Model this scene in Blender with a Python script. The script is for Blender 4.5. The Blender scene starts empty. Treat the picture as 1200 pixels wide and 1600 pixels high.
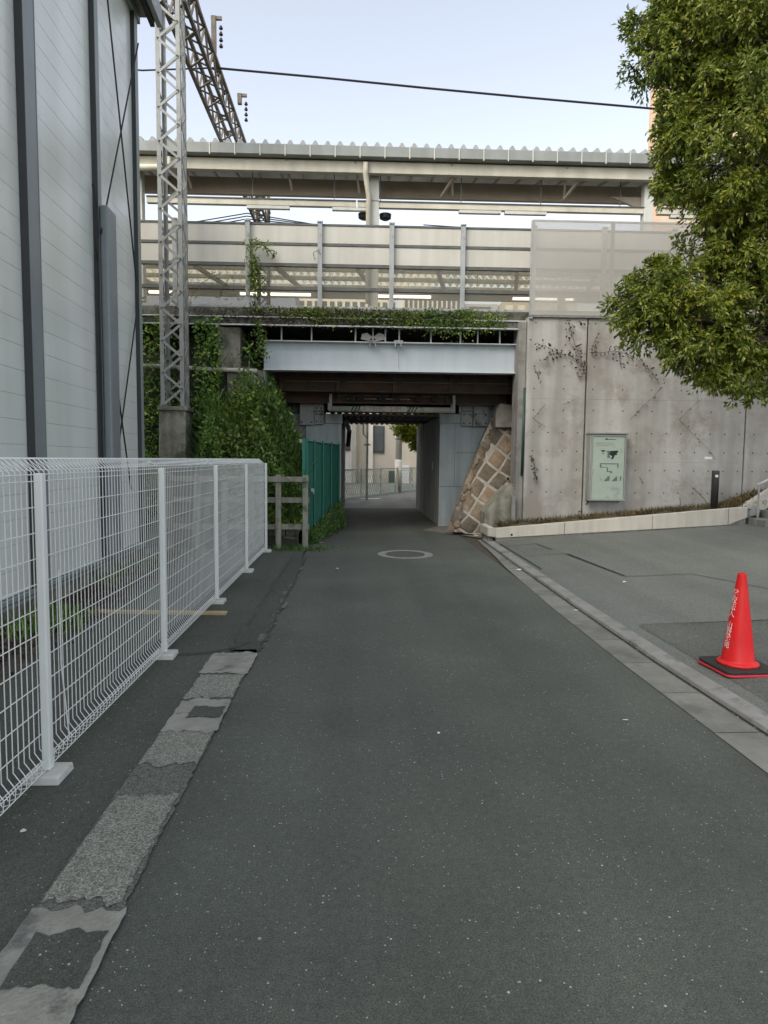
import bpy, math, random
import numpy as np
from mathutils import Vector, Matrix
random.seed(7); rng = np.random.default_rng(11)
S = bpy.context.scene
COL = S.collection
# ------------------------------------------------------------------ camera
H, FPX, PIT, YAW = 1.55, 1050.0, math.radians(4.47), math.radians(2.45)
cd = bpy.data.cameras.new('camera'); cam = bpy.data.objects.new('camera', cd); COL.objects.link(cam)
ROLL = 0.010
_F = Vector((math.sin(YAW)*math.cos(PIT), math.cos(YAW)*math.cos(PIT), -math.sin(PIT)))
_R0 = Vector((math.cos(YAW), -math.sin(YAW), 0)); _U0 = _R0.cross(_F)
_R = _R0*math.cos(ROLL)+_U0*math.sin(ROLL); _U = _U0*math.cos(ROLL)-_R0*math.sin(ROLL)
cam.location = (0, 0, H); cam.rotation_euler = Matrix((_R, _U, -_F)).transposed().to_euler()
RS = -0.008      # the railway lies a touch off square to the road
cd.sensor_fit = 'VERTICAL'; cd.sensor_height = 24; cd.lens = FPX/1600*24
cd.clip_start = 0.05; cd.clip_end = 2000
S.camera = cam
# ------------------------------------------------------------------ world + sun
SUN_EL, SUN_AZ = math.radians(42), math.radians(222)      # azimuth clockwise from +Y (the road direction)
w = bpy.data.worlds.new('World'); S.world = w; w.use_nodes = True
nt = w.node_tree; nt.nodes.clear()
sky = nt.nodes.new('ShaderNodeTexSky'); sky.sky_type = 'NISHITA'; sky.sun_disc = False
sky.sun_elevation = SUN_EL; sky.sun_rotation = SUN_AZ; sky.air_density = 1.0; sky.dust_density = 2.2; sky.ozone_density = 1.0
bg = nt.nodes.new('ShaderNodeBackground'); bg.inputs[1].default_value = 0.11
wo = nt.nodes.new('ShaderNodeOutputWorld')
hsv = nt.nodes.new('ShaderNodeHueSaturation'); hsv.inputs['Saturation'].default_value = .42
nt.links.new(sky.outputs[0], hsv.inputs['Color']); nt.links.new(hsv.outputs[0], bg.inputs[0]); nt.links.new(bg.outputs[0], wo.inputs[0])
sd = bpy.data.lights.new('sun', 'SUN'); sd.energy = 0.56; sd.angle = math.radians(45); sd.color = (1, .87, .68)
so = bpy.data.objects.new('sun', sd); COL.objects.link(so)
sv = Vector((math.sin(SUN_AZ)*math.cos(SUN_EL), math.cos(SUN_AZ)*math.cos(SUN_EL), math.sin(SUN_EL)))
so.rotation_euler = (-sv).to_track_quat('-Z', 'Y').to_euler(); so.location = (0, 0, 30)
S.view_settings.view_transform = 'Standard'; S.view_settings.look = 'None'
S.view_settings.exposure = 1.62; S.view_settings.gamma = 1

# a pixel of the photograph to a point at distance yd along the road (real planes only)
def at(px, py, yd, s=RS):
    d = _F + _R*((px-600)/FPX) + _U*((800-py)/FPX)
    t = yd/(d.y - s*d.x); return Vector((0, 0, H)) + d*t

# ------------------------------------------------------------------ materials
MAT = {}
def newmat(name):
    m = bpy.data.materials.new(name); m.use_nodes = True
    n = m.node_tree.nodes; l = m.node_tree.links
    return m, n, l, n['Principled BSDF']
def c4(c): return (c[0], c[1], c[2], 1)
def mat(name, c1, c2=None, scale=4, rough=.8, bump=.0, bscale=60, metal=0, spec=.4, streak=0, sscale=3, c3=None, stain=.0, stscale=1.3):
    """two-tone noise + optional vertical streaks + blotchy stain colour c3"""
    m, n, l, b = newmat(name)
    c2 = c2 or tuple(x*.8 for x in c1)
    tc = n.new('ShaderNodeTexCoord')
    no = n.new('ShaderNodeTexNoise'); no.inputs['Scale'].default_value = scale; no.inputs['Detail'].default_value = 8; no.inputs['Roughness'].default_value = .65
    l.new(tc.outputs['Object'], no.inputs['Vector'])
    r = n.new('ShaderNodeValToRGB'); r.color_ramp.elements[0].position = .3; r.color_ramp.elements[1].position = .7
    r.color_ramp.elements[0].color = c4(c2); r.color_ramp.elements[1].color = c4(c1)
    l.new(no.outputs['Fac'], r.inputs[0]); out = r.outputs[0]
    if streak:
        mp = n.new('ShaderNodeMapping'); mp.inputs['Scale'].default_value = (sscale*3, sscale*3, sscale*.22)
        l.new(tc.outputs['Object'], mp.inputs[0])
        n2 = n.new('ShaderNodeTexNoise'); n2.inputs['Scale'].default_value = 1; n2.inputs['Detail'].default_value = 6
        l.new(mp.outputs[0], n2.inputs['Vector'])
        r2 = n.new('ShaderNodeValToRGB'); r2.color_ramp.elements[0].position = .35; r2.color_ramp.elements[1].position = .62
        k = 1-streak; r2.color_ramp.elements[0].color = (k, k, k*.97, 1); r2.color_ramp.elements[1].color = (1, 1, 1, 1)
        l.new(n2.outputs['Fac'], r2.inputs[0])
        mx = n.new('ShaderNodeMix'); mx.data_type = 'RGBA'; mx.blend_type = 'MULTIPLY'; mx.inputs[0].default_value = 1
        l.new(out, mx.inputs[6]); l.new(r2.outputs[0], mx.inputs[7]); out = mx.outputs[2]
    if c3 is not None:
        n3 = n.new('ShaderNodeTexNoise'); n3.inputs['Scale'].default_value = stscale; n3.inputs['Detail'].default_value = 10; n3.inputs['Roughness'].default_value = .7
        l.new(tc.outputs['Object'], n3.inputs['Vector'])
        r3 = n.new('ShaderNodeValToRGB'); r3.color_ramp.elements[0].position = .62-stain*.25; r3.color_ramp.elements[1].position = .72-stain*.2
        r3.color_ramp.elements[0].color = (0, 0, 0, 1); r3.color_ramp.elements[1].color = (1, 1, 1, 1)
        l.new(n3.outputs['Fac'], r3.inputs[0])
        mx = n.new('ShaderNodeMix'); mx.data_type = 'RGBA'
        l.new(r3.outputs[0], mx.inputs[0]); l.new(out, mx.inputs[6]); mx.inputs[7].default_value = c4(c3); out = mx.outputs[2]
    l.new(out, b.inputs['Base Color'])
    b.inputs['Roughness'].default_value = rough; b.inputs['Metallic'].default_value = metal
    b.inputs['Specular IOR Level'].default_value = spec
    if bump:
        nb = n.new('ShaderNodeTexNoise'); nb.inputs['Scale'].default_value = bscale; nb.inputs['Detail'].default_value = 6
        l.new(tc.outputs['Object'], nb.inputs['Vector'])
        bp = n.new('ShaderNodeBump'); bp.inputs['Strength'].default_value = bump; bp.inputs['Distance'].default_value = .01
        l.new(nb.outputs['Fac'], bp.inputs['Height']); l.new(bp.outputs[0], b.inputs['Normal'])
    MAT[name] = m; return m

def asphalt(name, base, spk=.95, speck=(.55, .55, .51), big=.32, cells=.12):
    m, n, l, b = newmat(name)
    ge = n.new('ShaderNodeNewGeometry'); P = ge.outputs['Position']
    def noise(s, d=6, r=.6):
        x = n.new('ShaderNodeTexNoise'); x.inputs['Scale'].default_value = s; x.inputs['Detail'].default_value = d; x.inputs['Roughness'].default_value = r
        l.new(P, x.inputs['Vector']); return x.outputs['Fac']
    def ramp(v, p0, p1, a, c):
        r = n.new('ShaderNodeValToRGB'); r.color_ramp.elements[0].position = p0; r.color_ramp.elements[1].position = p1
        r.color_ramp.elements[0].color = c4(a); r.color_ramp.elements[1].color = c4(c); l.new(v, r.inputs[0]); return r.outputs[0]
    fine = ramp(noise(170, 3, .7), .32, .7, tuple(x*.5 for x in base), tuple(x*1.65 for x in base))
    large = ramp(noise(.55, 5, .6), .3, .75, (1-big,)*3, (1+big*.35, 1+big*.35, 1+big*.3))
    mx = n.new('ShaderNodeMix'); mx.data_type = 'RGBA'; mx.blend_type = 'MULTIPLY'; mx.inputs[0].default_value = 1
    l.new(fine, mx.inputs[6]); l.new(large, mx.inputs[7]); out = mx.outputs[2]
    mpw = n.new('ShaderNodeMapping'); mpw.inputs['Scale'].default_value = (1.9, .10, 1); l.new(P, mpw.inputs[0])
    nw = n.new('ShaderNodeTexNoise'); nw.inputs['Scale'].default_value = 1; nw.inputs['Detail'].default_value = 4; l.new(mpw.outputs[0], nw.inputs['Vector'])
    wr = ramp(nw.outputs['Fac'], .3, .7, (.86, .86, .86), (1.12, 1.12, 1.11))
    mc = n.new('ShaderNodeMix'); mc.data_type = 'RGBA'; mc.blend_type = 'MULTIPLY'; mc.inputs[0].default_value = 1; l.new(out, mc.inputs[6]); l.new(wr, mc.inputs[7]); out = mc.outputs[2]
    if cells:
        v = n.new('ShaderNodeTexVoronoi'); v.inputs['Scale'].default_value = 150; l.new(P, v.inputs['Vector'])
        sp = n.new('ShaderNodeSeparateColor'); l.new(v.outputs['Color'], sp.inputs[0])
        cr = ramp(sp.outputs[0], .1, .9, (1-cells,)*3, (1+cells*.8, 1+cells*.8, 1+cells*.75))
        mc = n.new('ShaderNodeMix'); mc.data_type = 'RGBA'; mc.blend_type = 'MULTIPLY'; mc.inputs[0].default_value = 1; l.new(out, mc.inputs[6]); l.new(cr, mc.inputs[7]); out = mc.outputs[2]
    mid = ramp(noise(28, 5, .7), .35, .68, (.86, .87, .86), (1.12, 1.12, 1.10))
    mc = n.new('ShaderNodeMix'); mc.data_type = 'RGBA'; mc.blend_type = 'MULTIPLY'; mc.inputs[0].default_value = 1; l.new(out, mc.inputs[6]); l.new(mid, mc.inputs[7]); out = mc.outputs[2]
    for sc, th, pr in ((48, .2, spk), (95, .24, spk-.02), (20, .12, min(.985, spk+.06))):
        v = n.new('ShaderNodeTexVoronoi'); v.inputs['Scale'].default_value = sc; l.new(P, v.inputs['Vector'])
        lt = n.new('ShaderNodeMath'); lt.operation = 'LESS_THAN'; lt.inputs[1].default_value = th; l.new(v.outputs['Distance'], lt.inputs[0])
        sp = n.new('ShaderNodeSeparateColor'); l.new(v.outputs['Color'], sp.inputs[0])
        gt = n.new('ShaderNodeMath'); gt.operation = 'GREATER_THAN'; gt.inputs[1].default_value = pr; l.new(sp.outputs[0], gt.inputs[0])
        mu = n.new('ShaderNodeMath'); mu.operation = 'MULTIPLY'; l.new(lt.outputs[0], mu.inputs[0]); l.new(gt.outputs[0], mu.inputs[1])
        mb = n.new('ShaderNodeMath'); mb.operation = 'MULTIPLY'; l.new(mu.outputs[0], mb.inputs[0]); l.new(sp.outputs[1], mb.inputs[1])
        m2 = n.new('ShaderNodeMix'); m2.data_type = 'RGBA'; l.new(mb.outputs[0], m2.inputs[0]); l.new(out, m2.inputs[6]); m2.inputs[7].default_value = c4(speck); out = m2.outputs[2]
    l.new(out, b.inputs['Base Color']); b.inputs['Roughness'].default_value = .82; b.inputs['Specular IOR Level'].default_value = .35
    bp = n.new('ShaderNodeBump'); bp.inputs['Strength'].default_value = .5; bp.inputs['Distance'].default_value = .006
    l.new(noise(140, 4, .7), bp.inputs['Height']); l.new(bp.outputs[0], b.inputs['Normal'])
    MAT[name] = m; return m

def leafmat(name, ca, cb, cc, trans=.35):
    m, n, l, b = newmat(name)
    ge = n.new('ShaderNodeNewGeometry')
    r = n.new('ShaderNodeValToRGB'); e = r.color_ramp.elements
    e[0].color = c4(ca); e[1].color = c4(cc); x = e.new(.55); x.color = c4(cb)
    l.new(ge.outputs['Random Per Island'], r.inputs[0])
    no = n.new('ShaderNodeTexNoise'); no.inputs['Scale'].default_value = .8; no.inputs['Detail'].default_value = 3; l.new(ge.outputs['Position'], no.inputs['Vector'])
    r2 = n.new('ShaderNodeValToRGB'); r2.color_ramp.elements[0].position = .35; r2.color_ramp.elements[1].position = .65
    r2.color_ramp.elements[0].color = (.75, .8, .8, 1); r2.color_ramp.elements[1].color = (1.25, 1.15, 1, 1); l.new(no.outputs['Fac'], r2.inputs[0])
    mx = n.new('ShaderNodeMix'); mx.data_type = 'RGBA'; mx.blend_type = 'MULTIPLY'; mx.inputs[0].default_value = 1
    l.new(r.outputs[0], mx.inputs[6]); l.new(r2.outputs[0], mx.inputs[7])
    l.new(mx.outputs[2], b.inputs['Base Color']); b.inputs['Roughness'].default_value = .42; b.inputs['Specular IOR Level'].default_value = .5
    t = n.new('ShaderNodeBsdfTranslucent'); l.new(mx.outputs[2], t.inputs[0])
    ms = n.new('ShaderNodeMixShader'); ms.inputs[0].default_value = trans
    l.new(b.outputs[0], ms.inputs[1]); l.new(t.outputs[0], ms.inputs[2]); l.new(ms.outputs[0], n['Material Output'].inputs[0])
    MAT[name] = m; return m

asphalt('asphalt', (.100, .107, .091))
asphalt('asphalt_side', (.088, .093, .078), spk=.94)
asphalt('asphalt_patch', (.076, .080, .068), spk=.95)
asphalt('asphalt_near', (.105, .108, .095), spk=.9, cells=.25)
asphalt('asphalt_far_lit', (.25, .25, .23), spk=.97)  # lighter copy of the asphalt, brightness of the underpass exit in its colour
asphalt('asphalt_pave', (.142, .150, .134), spk=.95, big=.18)
asphalt('asphalt_rough', (.15, .15, .132), spk=.9, cells=.4, speck=(.3, .3, .28))
asphalt('aggregate', (.26, .257, .22), spk=.85, cells=.42, speck=(.36, .35, .31))
mat('strip_concrete', (.34, .33, .275), (.22, .215, .18), 7, bump=.8, c3=(.13, .13, .115), stain=.25, stscale=4)
mat('gutter', (.24, .24, .205), (.16, .16, .135), 3, bump=.5, c3=(.13, .13, .115), stain=.5, stscale=1.2)
mat('kerb', (.29, .285, .26), (.19, .187, .17), 4, bump=.5, c3=(.12, .12, .11), stain=.35, stscale=2.5)
mat('crack', (.03, .03, .028))
mat('ground_soil', (.10, .085, .06), (.05, .045, .035), 6, rough=.95, bump=.8)
mat('soil_dark', (.035, .035, .022), (.018, .02, .012), 4, rough=.95, bump=.8)
mat('concrete_wall', (.44, .43, .40), (.33, .322, .298), 1.6, bump=.4, bscale=40, streak=.30, sscale=1.1, c3=(.25, .23, .195), stain=.45, stscale=1.1)
mat('concrete_grey', (.30, .295, .27), (.20, .198, .18), 2, bump=.4, streak=.35, sscale=2, c3=(.12, .115, .10), stain=.4)
mat('concrete_old', (.38, .365, .30), (.17, .165, .13), 3, bump=.5, streak=.4, sscale=2, c3=(.08, .085, .055), stain=.6, stscale=2)
mat('concrete_dirty', (.20, .195, .165), (.10, .10, .08), 3, bump=.5, streak=.3, sscale=2.5, c3=(.045, .05, .03), stain=.7, stscale=2)
mat('tunnel_wall', (.70, .67, .59), (.54, .51, .45), 1.5, bump=.3, streak=.4, sscale=1.6)
mat('planter', (.56, .53, .455), (.46, .435, .375), 2, bump=.2, streak=.12, sscale=3, c3=(.36, .34, .28), stain=.1)
mat('planter_base', (.25, .24, .21), (.13, .125, .11), 6, bump=.6)
mat('stone', (.235, .18, .125), (.10, .08, .058), 9, bump=1.0, bscale=18, c3=(.22, .20, .155), stain=.5, stscale=3)
mat('mortar', (.40, .375, .31), (.23, .215, .175), 6, bump=.4)
mat('abut_blue', (.42, .47, .48), (.35, .395, .41), 1.5, bump=.15, streak=.25, sscale=2, c3=(.26, .26, .23), stain=.1)
mat('plate', (.36, .385, .375), (.24, .255, .245), 3, bump=.2, c3=(.12, .11, .09), stain=.35, stscale=3, rough=.6)
mat('girder_paint', (.46, .515, .55), (.41, .46, .49), 1.0, rough=.5, streak=.10, sscale=1.5, c3=(.36, .38, .38), stain=.05)
mat('girder_rim', (.55, .58, .58), (.42, .44, .43), 3, rough=.6)
mat('rust_steel', (.13, .088, .064), (.06, .046, .037), 4, rough=.8, bump=.3, c3=(.13, .06, .035), stain=.3)
mat('slit_daylight', (.32, .27, .22), (.16, .11, .08), 4, rough=.8)  # pale tone standing for daylight between the girders
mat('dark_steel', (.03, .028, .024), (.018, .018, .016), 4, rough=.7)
mat('lattice_steel', (.34, .35, .33), (.24, .247, .23), 6, rough=.65, c3=(.17, .15, .12), stain=.15, stscale=4)
mat('gantry_steel', (.20, .17, .13), (.10, .085, .065), 6, rough=.7)
mat('black_iron', (.02, .02, .02), (.012, .012, .012), 4, rough=.5)
mat('post_grey', (.40, .42, .42), (.30, .315, .315), 4, rough=.6, streak=.2, sscale=4, c3=(.2, .19, .15), stain=.15, stscale=5)
mat('barrier_panel', (.555, .54, .475), (.50, .485, .43), 1.5, rough=.55, streak=.10, sscale=2, c3=(.45, .43, .36), stain=.05)
mat('barrier_rail', (.13, .135, .125), (.075, .078, .07), 5, rough=.6)
mat('canopy_white', (.62, .62, .56), (.50, .50, .45), 1.5, rough=.55, streak=.12, sscale=1)
mat('canopy_gutter', (.27, .29, .27), (.23, .245, .23), 1.5, rough=.5, streak=.15, sscale=1)
mat('canopy_cream', (.66, .62, .50), (.50, .47, .38), 1.2, rough=.6, streak=.15, sscale=1)
mat('canopy_under', (.40, .345, .27), (.27, .225, .17), 1.0, rough=.7)
mat('roof_sheet', (.36, .37, .36), (.25, .26, .25), 2, rough=.5)
mat('wall_panel', (.76, .785, .74), (.71, .735, .69), .6, rough=.24, spec=.5, streak=.10, sscale=.6)
mat('steel_post', (.235, .265, .27), (.19, .215, .22), 2, rough=.45, spec=.5)
mat('trim', (.27, .31, .29), (.22, .25, .235), 2, rough=.5)
mat('dark_line', (.05, .055, .055), (.04, .045, .045), 2, rough=.6)
mat('verge_metal', (.26, .27, .26), (.18, .185, .18), 2, rough=.4)
mat('fence_white', (.80, .81, .77), (.73, .74, .70), 3, rough=.4, spec=.5)
mat('block_white', (.62, .61, .56), (.45, .44, .40), 8, bump=.3, c3=(.3, .28, .22), stain=.2, stscale=6)
mat('fence_post_conc', (.36, .35, .285), (.22, .215, .17), 5, bump=.5, streak=.3, sscale=5, c3=(.12, .13, .08), stain=.4, stscale=5)
mat('green_mesh', (.018, .135, .09), (.012, .095, .062), 3, rough=.6, streak=.2, sscale=4)
mat('green_post', (.02, .18, .125), (.015, .13, .09), 3, rough=.4)
mat('dkgreen', (.02, .075, .055), (.012, .05, .035), 3, rough=.5)
mat('cone_red', (.70, .011, .012), (.60, .009, .010), 3, rough=.48, spec=.4, c3=(.45, .03, .025), stain=.3, stscale=9, streak=.15, sscale=8)
mat('rubber', (.03, .032, .025), (.018, .02, .016), 10, rough=.7)
mat('base_red', (.62, .04, .06), (.5, .03, .05), 5, rough=.45)
mat('white_paint', (.78, .78, .75), (.68, .68, .66), 8, rough=.5)
mat('dirty_white', (.50, .49, .44), (.32, .31, .27), 8, rough=.6, c3=(.2, .17, .13), stain=.2, stscale=6)
mat('bar_cream', (.48, .475, .41), (.36, .355, .30), 5, rough=.6, c3=(.2, .17, .12), stain=.3, stscale=5)
mat('sign_white', (.50, .44, .39), (.36, .31, .27), 9, rough=.6)
mat('ink', (.04, .04, .04), (.03, .03, .03), 8, rough=.6)
mat('ink_faded', (.20, .19, .175), (.13, .12, .11), 8, rough=.6)
mat('plank', (.50, .38, .20), (.38, .28, .14), 8, rough=.7, bump=.2)
mat('rust_sheet', (.16, .10, .075), (.09, .06, .05), 3, rough=.8, streak=.3, sscale=6)
mat('trunk', (.10, .08, .055), (.05, .04, .03), 8, rough=.9, bump=.8)
mat('vine_stem', (.07, .05, .035), (.035, .028, .02), 10, rough=.9)
mat('far_beige', (.88, .83, .72), (.84, .79, .68), 1, rough=.7, streak=.08)
mat('far_tan', (.56, .51, .42), (.50, .455, .37), 1, rough=.7)
mat('far_grey', (.52, .54, .56), (.46, .48, .5), 1, rough=.7)
mat('far_blue', (.30, .34, .42), (.26, .30, .38), 1, rough=.6)
mat('far_sunlit_orange', (.70, .48, .32), (.6, .42, .28), 1, rough=.7)  # low sun's orange light put into the tower's wall colour
mat('window_frame', (.10, .10, .10), (.07, .07, .07), 2, rough=.5)
mat('window_glass', (.13, .15, .15), (.08, .09, .09), 1.2, rough=.12, spec=.8)
mat('curtain', (.42, .44, .42), (.34, .35, .34), 1.5, rough=.35)
mat('pole_white', (.88, .87, .80), (.55, .53, .46), 3, rough=.5)
mat('pole_conc', (.50, .48, .42), (.40, .385, .33), 3, rough=.8)
mat('board_frame', (.33, .35, .315), (.25, .265, .24), 3, rough=.45, metal=.3)
mat('board_face', (.34, .41, .35), (.29, .355, .30), 2.5, rough=.25, spec=.6, c3=(.24, .30, .25), stain=.3, stscale=3)
mat('board_black', (.015, .02, .017), (.01, .012, .01), 3, rough=.35)
mat('board_green', (.09, .16, .11), (.07, .13, .09), 6, rough=.35)
mat('bollard', (.045, .042, .040), (.03, .028, .027), 4, rough=.4)
mat('manhole_rim', (.30, .30, .27), (.20, .20, .18), 12, bump=.5)
mat('manhole_iron', (.12, .12, .105), (.07, .07, .062), 25, rough=.6, bump=.8)
mat('litter', (.80, .80, .76), (.7, .7, .66), 20, rough=.6)
mat('pebble', (.45, .44, .40), (.25, .245, .22), 3, rough=.8)
mat('deck_concrete', (.34, .33, .29), (.24, .235, .2), 1, rough=.85)
leafmat('leaf_tree', (.065, .11, .016), (.15, .205, .026), (.31, .33, .05), .38)
leafmat('leaf_ivy', (.06, .12, .025), (.12, .20, .04), (.30, .38, .09), .25)
leafmat('leaf_bush', (.07, .17, .035), (.16, .30, .06), (.34, .46, .10), .25)
leafmat('grass', (.04, .11, .025), (.08, .18, .04), (.2, .29, .09), .3)
leafmat('grass_dry', (.12, .09, .045), (.20, .15, .08), (.10, .11, .04), .3)
leafmat('leaf_far', (.26, .34, .02), (.50, .55, .04), (.09, .15, .02), .5)
leafmat('leaf_dead', (.05, .03, .02), (.09, .045, .03), (.06, .06, .03), .1)
def glass(name, tint, alpha):
    m, n, l, b = newmat(name)
    t = n.new('ShaderNodeBsdfTransparent'); t.inputs[0].default_value = c4(tint)
    b.inputs['Base Color'].default_value = (.5, .5, .45, 1); b.inputs['Roughness'].default_value = .12
    ms = n.new('ShaderNodeMixShader'); ms.inputs[0].default_value = alpha
    l.new(t.outputs[0], ms.inputs[1]); l.new(b.outputs[0], ms.inputs[2]); l.new(ms.outputs[0], n['Material Output'].inputs[0]); MAT[name] = m
glass('barrier_glass', (.74, .72, .66), .16)
leafmat('roof_translucent', (.74, .74, .66), (.78, .78, .70), (.82, .82, .74), .55)
def perforated():
    m, n, l, b = newmat('perforated')
    tc = n.new('ShaderNodeTexCoord'); mp = n.new('ShaderNodeMapping'); mp.inputs['Scale'].default_value = (62, .001, 62)
    l.new(tc.outputs['Object'], mp.inputs[0])
    v = n.new('ShaderNodeTexVoronoi'); v.inputs['Scale'].default_value = 1; v.inputs['Randomness'].default_value = 0; l.new(mp.outputs[0], v.inputs['Vector'])
    lt = n.new('ShaderNodeMath'); lt.operation = 'LESS_THAN'; lt.inputs[1].default_value = .30; l.new(v.outputs['Distance'], lt.inputs[0])
    no = n.new('ShaderNodeTexNoise'); no.inputs['Scale'].default_value = .8; l.new(tc.outputs['Object'], no.inputs['Vector'])
    r = n.new('ShaderNodeValToRGB'); r.color_ramp.elements[0].color = (.38, .37, .335, 1); r.color_ramp.elements[1].color = (.45, .435, .395, 1); l.new(no.outputs['Fac'], r.inputs[0]); l.new(r.outputs[0], b.inputs['Base Color'])
    b.inputs['Roughness'].default_value = .5
    t = n.new('ShaderNodeBsdfTransparent'); ms = n.new('ShaderNodeMixShader')
    l.new(lt.outputs[0], ms.inputs[0]); l.new(b.outputs[0], ms.inputs[1]); l.new(t.outputs[0], ms.inputs[2]); l.new(ms.outputs[0], n['Material Output'].inputs[0]); MAT['perforated'] = m
perforated()
def emis(name, c, s):
    m, n, l, b = newmat(name); b.inputs['Base Color'].default_value = c4(c); b.inputs['Emission Color'].default_value = c4(c); b.inputs['Emission Strength'].default_value = s; MAT[name] = m
emis('tube_light', (1, .98, .92), 1.6)

def islands_tone(name):
    m = MAT[name]; n = m.node_tree.nodes; l = m.node_tree.links; b = n['Principled BSDF']; src = b.inputs['Base Color'].links[0].from_socket
    ge = n.new('ShaderNodeNewGeometry'); r = n.new('ShaderNodeValToRGB'); r.color_ramp.elements[0].color = (.55, .58, .6, 1); r.color_ramp.elements[1].color = (1.35, 1.25, 1.15, 1)
    l.new(ge.outputs['Random Per Island'], r.inputs[0]); mx = n.new('ShaderNodeMix'); mx.data_type = 'RGBA'; mx.blend_type = 'MULTIPLY'; mx.inputs[0].default_value = 1
    l.new(src, mx.inputs[6]); l.new(r.outputs[0], mx.inputs[7]); l.new(mx.outputs[2], b.inputs['Base Color'])
islands_tone('stone')
# ------------------------------------------------------------------ mesh helpers
WO = {}
class B:
    def __init__(s, shear=0.0): s.v = []; s.f = []; s.sh = shear
    def add(s, vs, fs):
        o = len(s.v); s.v += [tuple(x) for x in vs]; s.f += [tuple(i+o for i in f) for f in fs]; return s
    def hexa(s, p):   # 4 bottom, 4 top
        return s.add(p, [(3, 2, 1, 0), (4, 5, 6, 7), (0, 1, 5, 4), (1, 2, 6, 5), (2, 3, 7, 6), (3, 0, 4, 7)])
    def box(s, x0, x1, y0, y1, z0, z1):
        return s.hexa([(x0, y0, z0), (x1, y0, z0), (x1, y1, z0), (x0, y1, z0), (x0, y0, z1), (x1, y0, z1), (x1, y1, z1), (x0, y1, z1)])
    def beam(s, p, q, w, h, up=(0, 0, 1)):
        p, q = Vector(p), Vector(q); d = (q-p).normalized(); u = Vector(up)
        if abs(d.dot(u)) > .98: u = Vector((0, 1, 0))
        a = d.cross(u).normalized(); u = a.cross(d).normalized(); a = a*w/2; u = u*h/2
        return s.hexa([p-a-u, p+a-u, q+a-u, q-a-u, p-a+u, p+a+u, q+a+u, q-a+u])
    def path(s, pts, r, n=6, closed=False, rr=None):
        pts = [Vector(p) for p in pts]; N = len(pts); o = len(s.v)
        d0 = (pts[1]-pts[0]).normalized(); ref = Vector((0, 0, 1)) if abs(d0.z) < .9 else Vector((0, 1, 0))
        a = d0.cross(ref).normalized()
        for i, p in enumerate(pts):
            if i == 0: d = pts[1]-pts[0] if not closed else pts[1]-pts[-1]
            elif i == N-1: d = pts[-1]-pts[-2] if not closed else pts[0]-pts[-2]
            else: d = pts[i+1]-pts[i-1]
            d.normalize(); a = (a-d*a.dot(d)).normalized(); b = d.cross(a)
            R = rr[i] if rr else r
            for k in range(n):
                t = 2*math.pi*k/n; s.v.append(tuple(p+a*(math.cos(t)*R)+b*(math.sin(t)*R)))
        for i in range(N if closed else N-1):
            j = (i+1) % N
            for k in range(n):
                m = (k+1) % n; s.f.append((o+i*n+k, o+i*n+m, o+j*n+m, o+j*n+k))
        if not closed:
            s.f.append(tuple(o+k for k in reversed(range(n)))); s.f.append(tuple(o+(N-1)*n+k for k in range(n)))
        return s
    def prism(s, poly, vec):   # planar polygon pushed along vec
        n = len(poly); vec = Vector(vec); a = [Vector(p) for p in poly]; b = [p+vec for p in a]
        return s.add(a+b, [tuple(reversed(range(n))), tuple(range(n, 2*n))]+[(i, (i+1) % n, n+(i+1) % n, n+i) for i in range(n)])
    def lathe(s, c, prof, n=24):
        o = len(s.v)
        for r, z in prof:
            for k in range(n):
                t = 2*math.pi*k/n; s.v.append((c[0]+r*math.cos(t), c[1]+r*math.sin(t), c[2]+z))
        for i in range(len(prof)-1):
            for k in range(n):
                m = (k+1) % n; s.f.append((o+i*n+k, o+i*n+m, o+(i+1)*n+m, o+(i+1)*n+k))
        s.f.append(tuple(o+k for k in reversed(range(n)))); s.f.append(tuple(o+(len(prof)-1)*n+k for k in range(n)))
        return s
    def sheet(s, pts): return s.add(pts, [tuple(range(len(pts)))])
    def grid(s, fn, us, vs):
        o = len(s.v); nu, nv = len(us), len(vs)
        for v in vs:
            for u in us: s.v.append(tuple(fn(u, v)))
        for j in range(nv-1):
            for i in range(nu-1): s.f.append((o+j*nu+i, o+j*nu+i+1, o+(j+1)*nu+i+1, o+(j+1)*nu+i))
        return s
SPLIT = {'stem', 'clip', 'wrap', 'hanger_bar', 'handrail_post', 'lid', 'cross_beam', 'stiffener', 'hanger', 'hanger_bar', 'daylight_slit', 'sleeper_end', 'gutter_bracket', 'rafter', 'purlin', 'frame_post', 'frame_rail', 'hazard_stripe', 'joint_filler', 'bolt', 'hanging_pipe', 'bearing_block', 'stair_step', 'clamp', 'speaker', 'pane', 'insulator', 'panel_joint', 'map_print', 'writing', 'bracket', 'stay', 'mortar_joint', 'fascia_step', 'sign_plate', 'bracket_plate', 'form_line'}
def islands(b):
    par = list(range(len(b.v)))
    def find(i):
        while par[i] != i: par[i] = par[par[i]]; i = par[i]
        return i
    for f in b.f:
        r = find(f[0])
        for i in f[1:]: par[find(i)] = r
    g = {}
    for f in b.f: g.setdefault(find(f[0]), []).append(f)
    out = []
    for fs in g.values():
        ix = sorted({i for f in fs for i in f}); mp = {i: k for k, i in enumerate(ix)}
        c = B(b.sh); c.v = [b.v[i] for i in ix]; c.f = [tuple(mp[i] for i in f) for f in fs]; out.append(c)
    return out
def build(name, b, m, parent=None, smooth=False, bevel=0, kind=None):
    if name in SPLIT and parent is not None:
        isl = islands(b)
        if 1 < len(isl) <= 90:
            return [build_one(name, c, m, parent, smooth, bevel, kind) for c in isl][0]
    return build_one(name, b, m, parent, smooth, bevel, kind)
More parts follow.
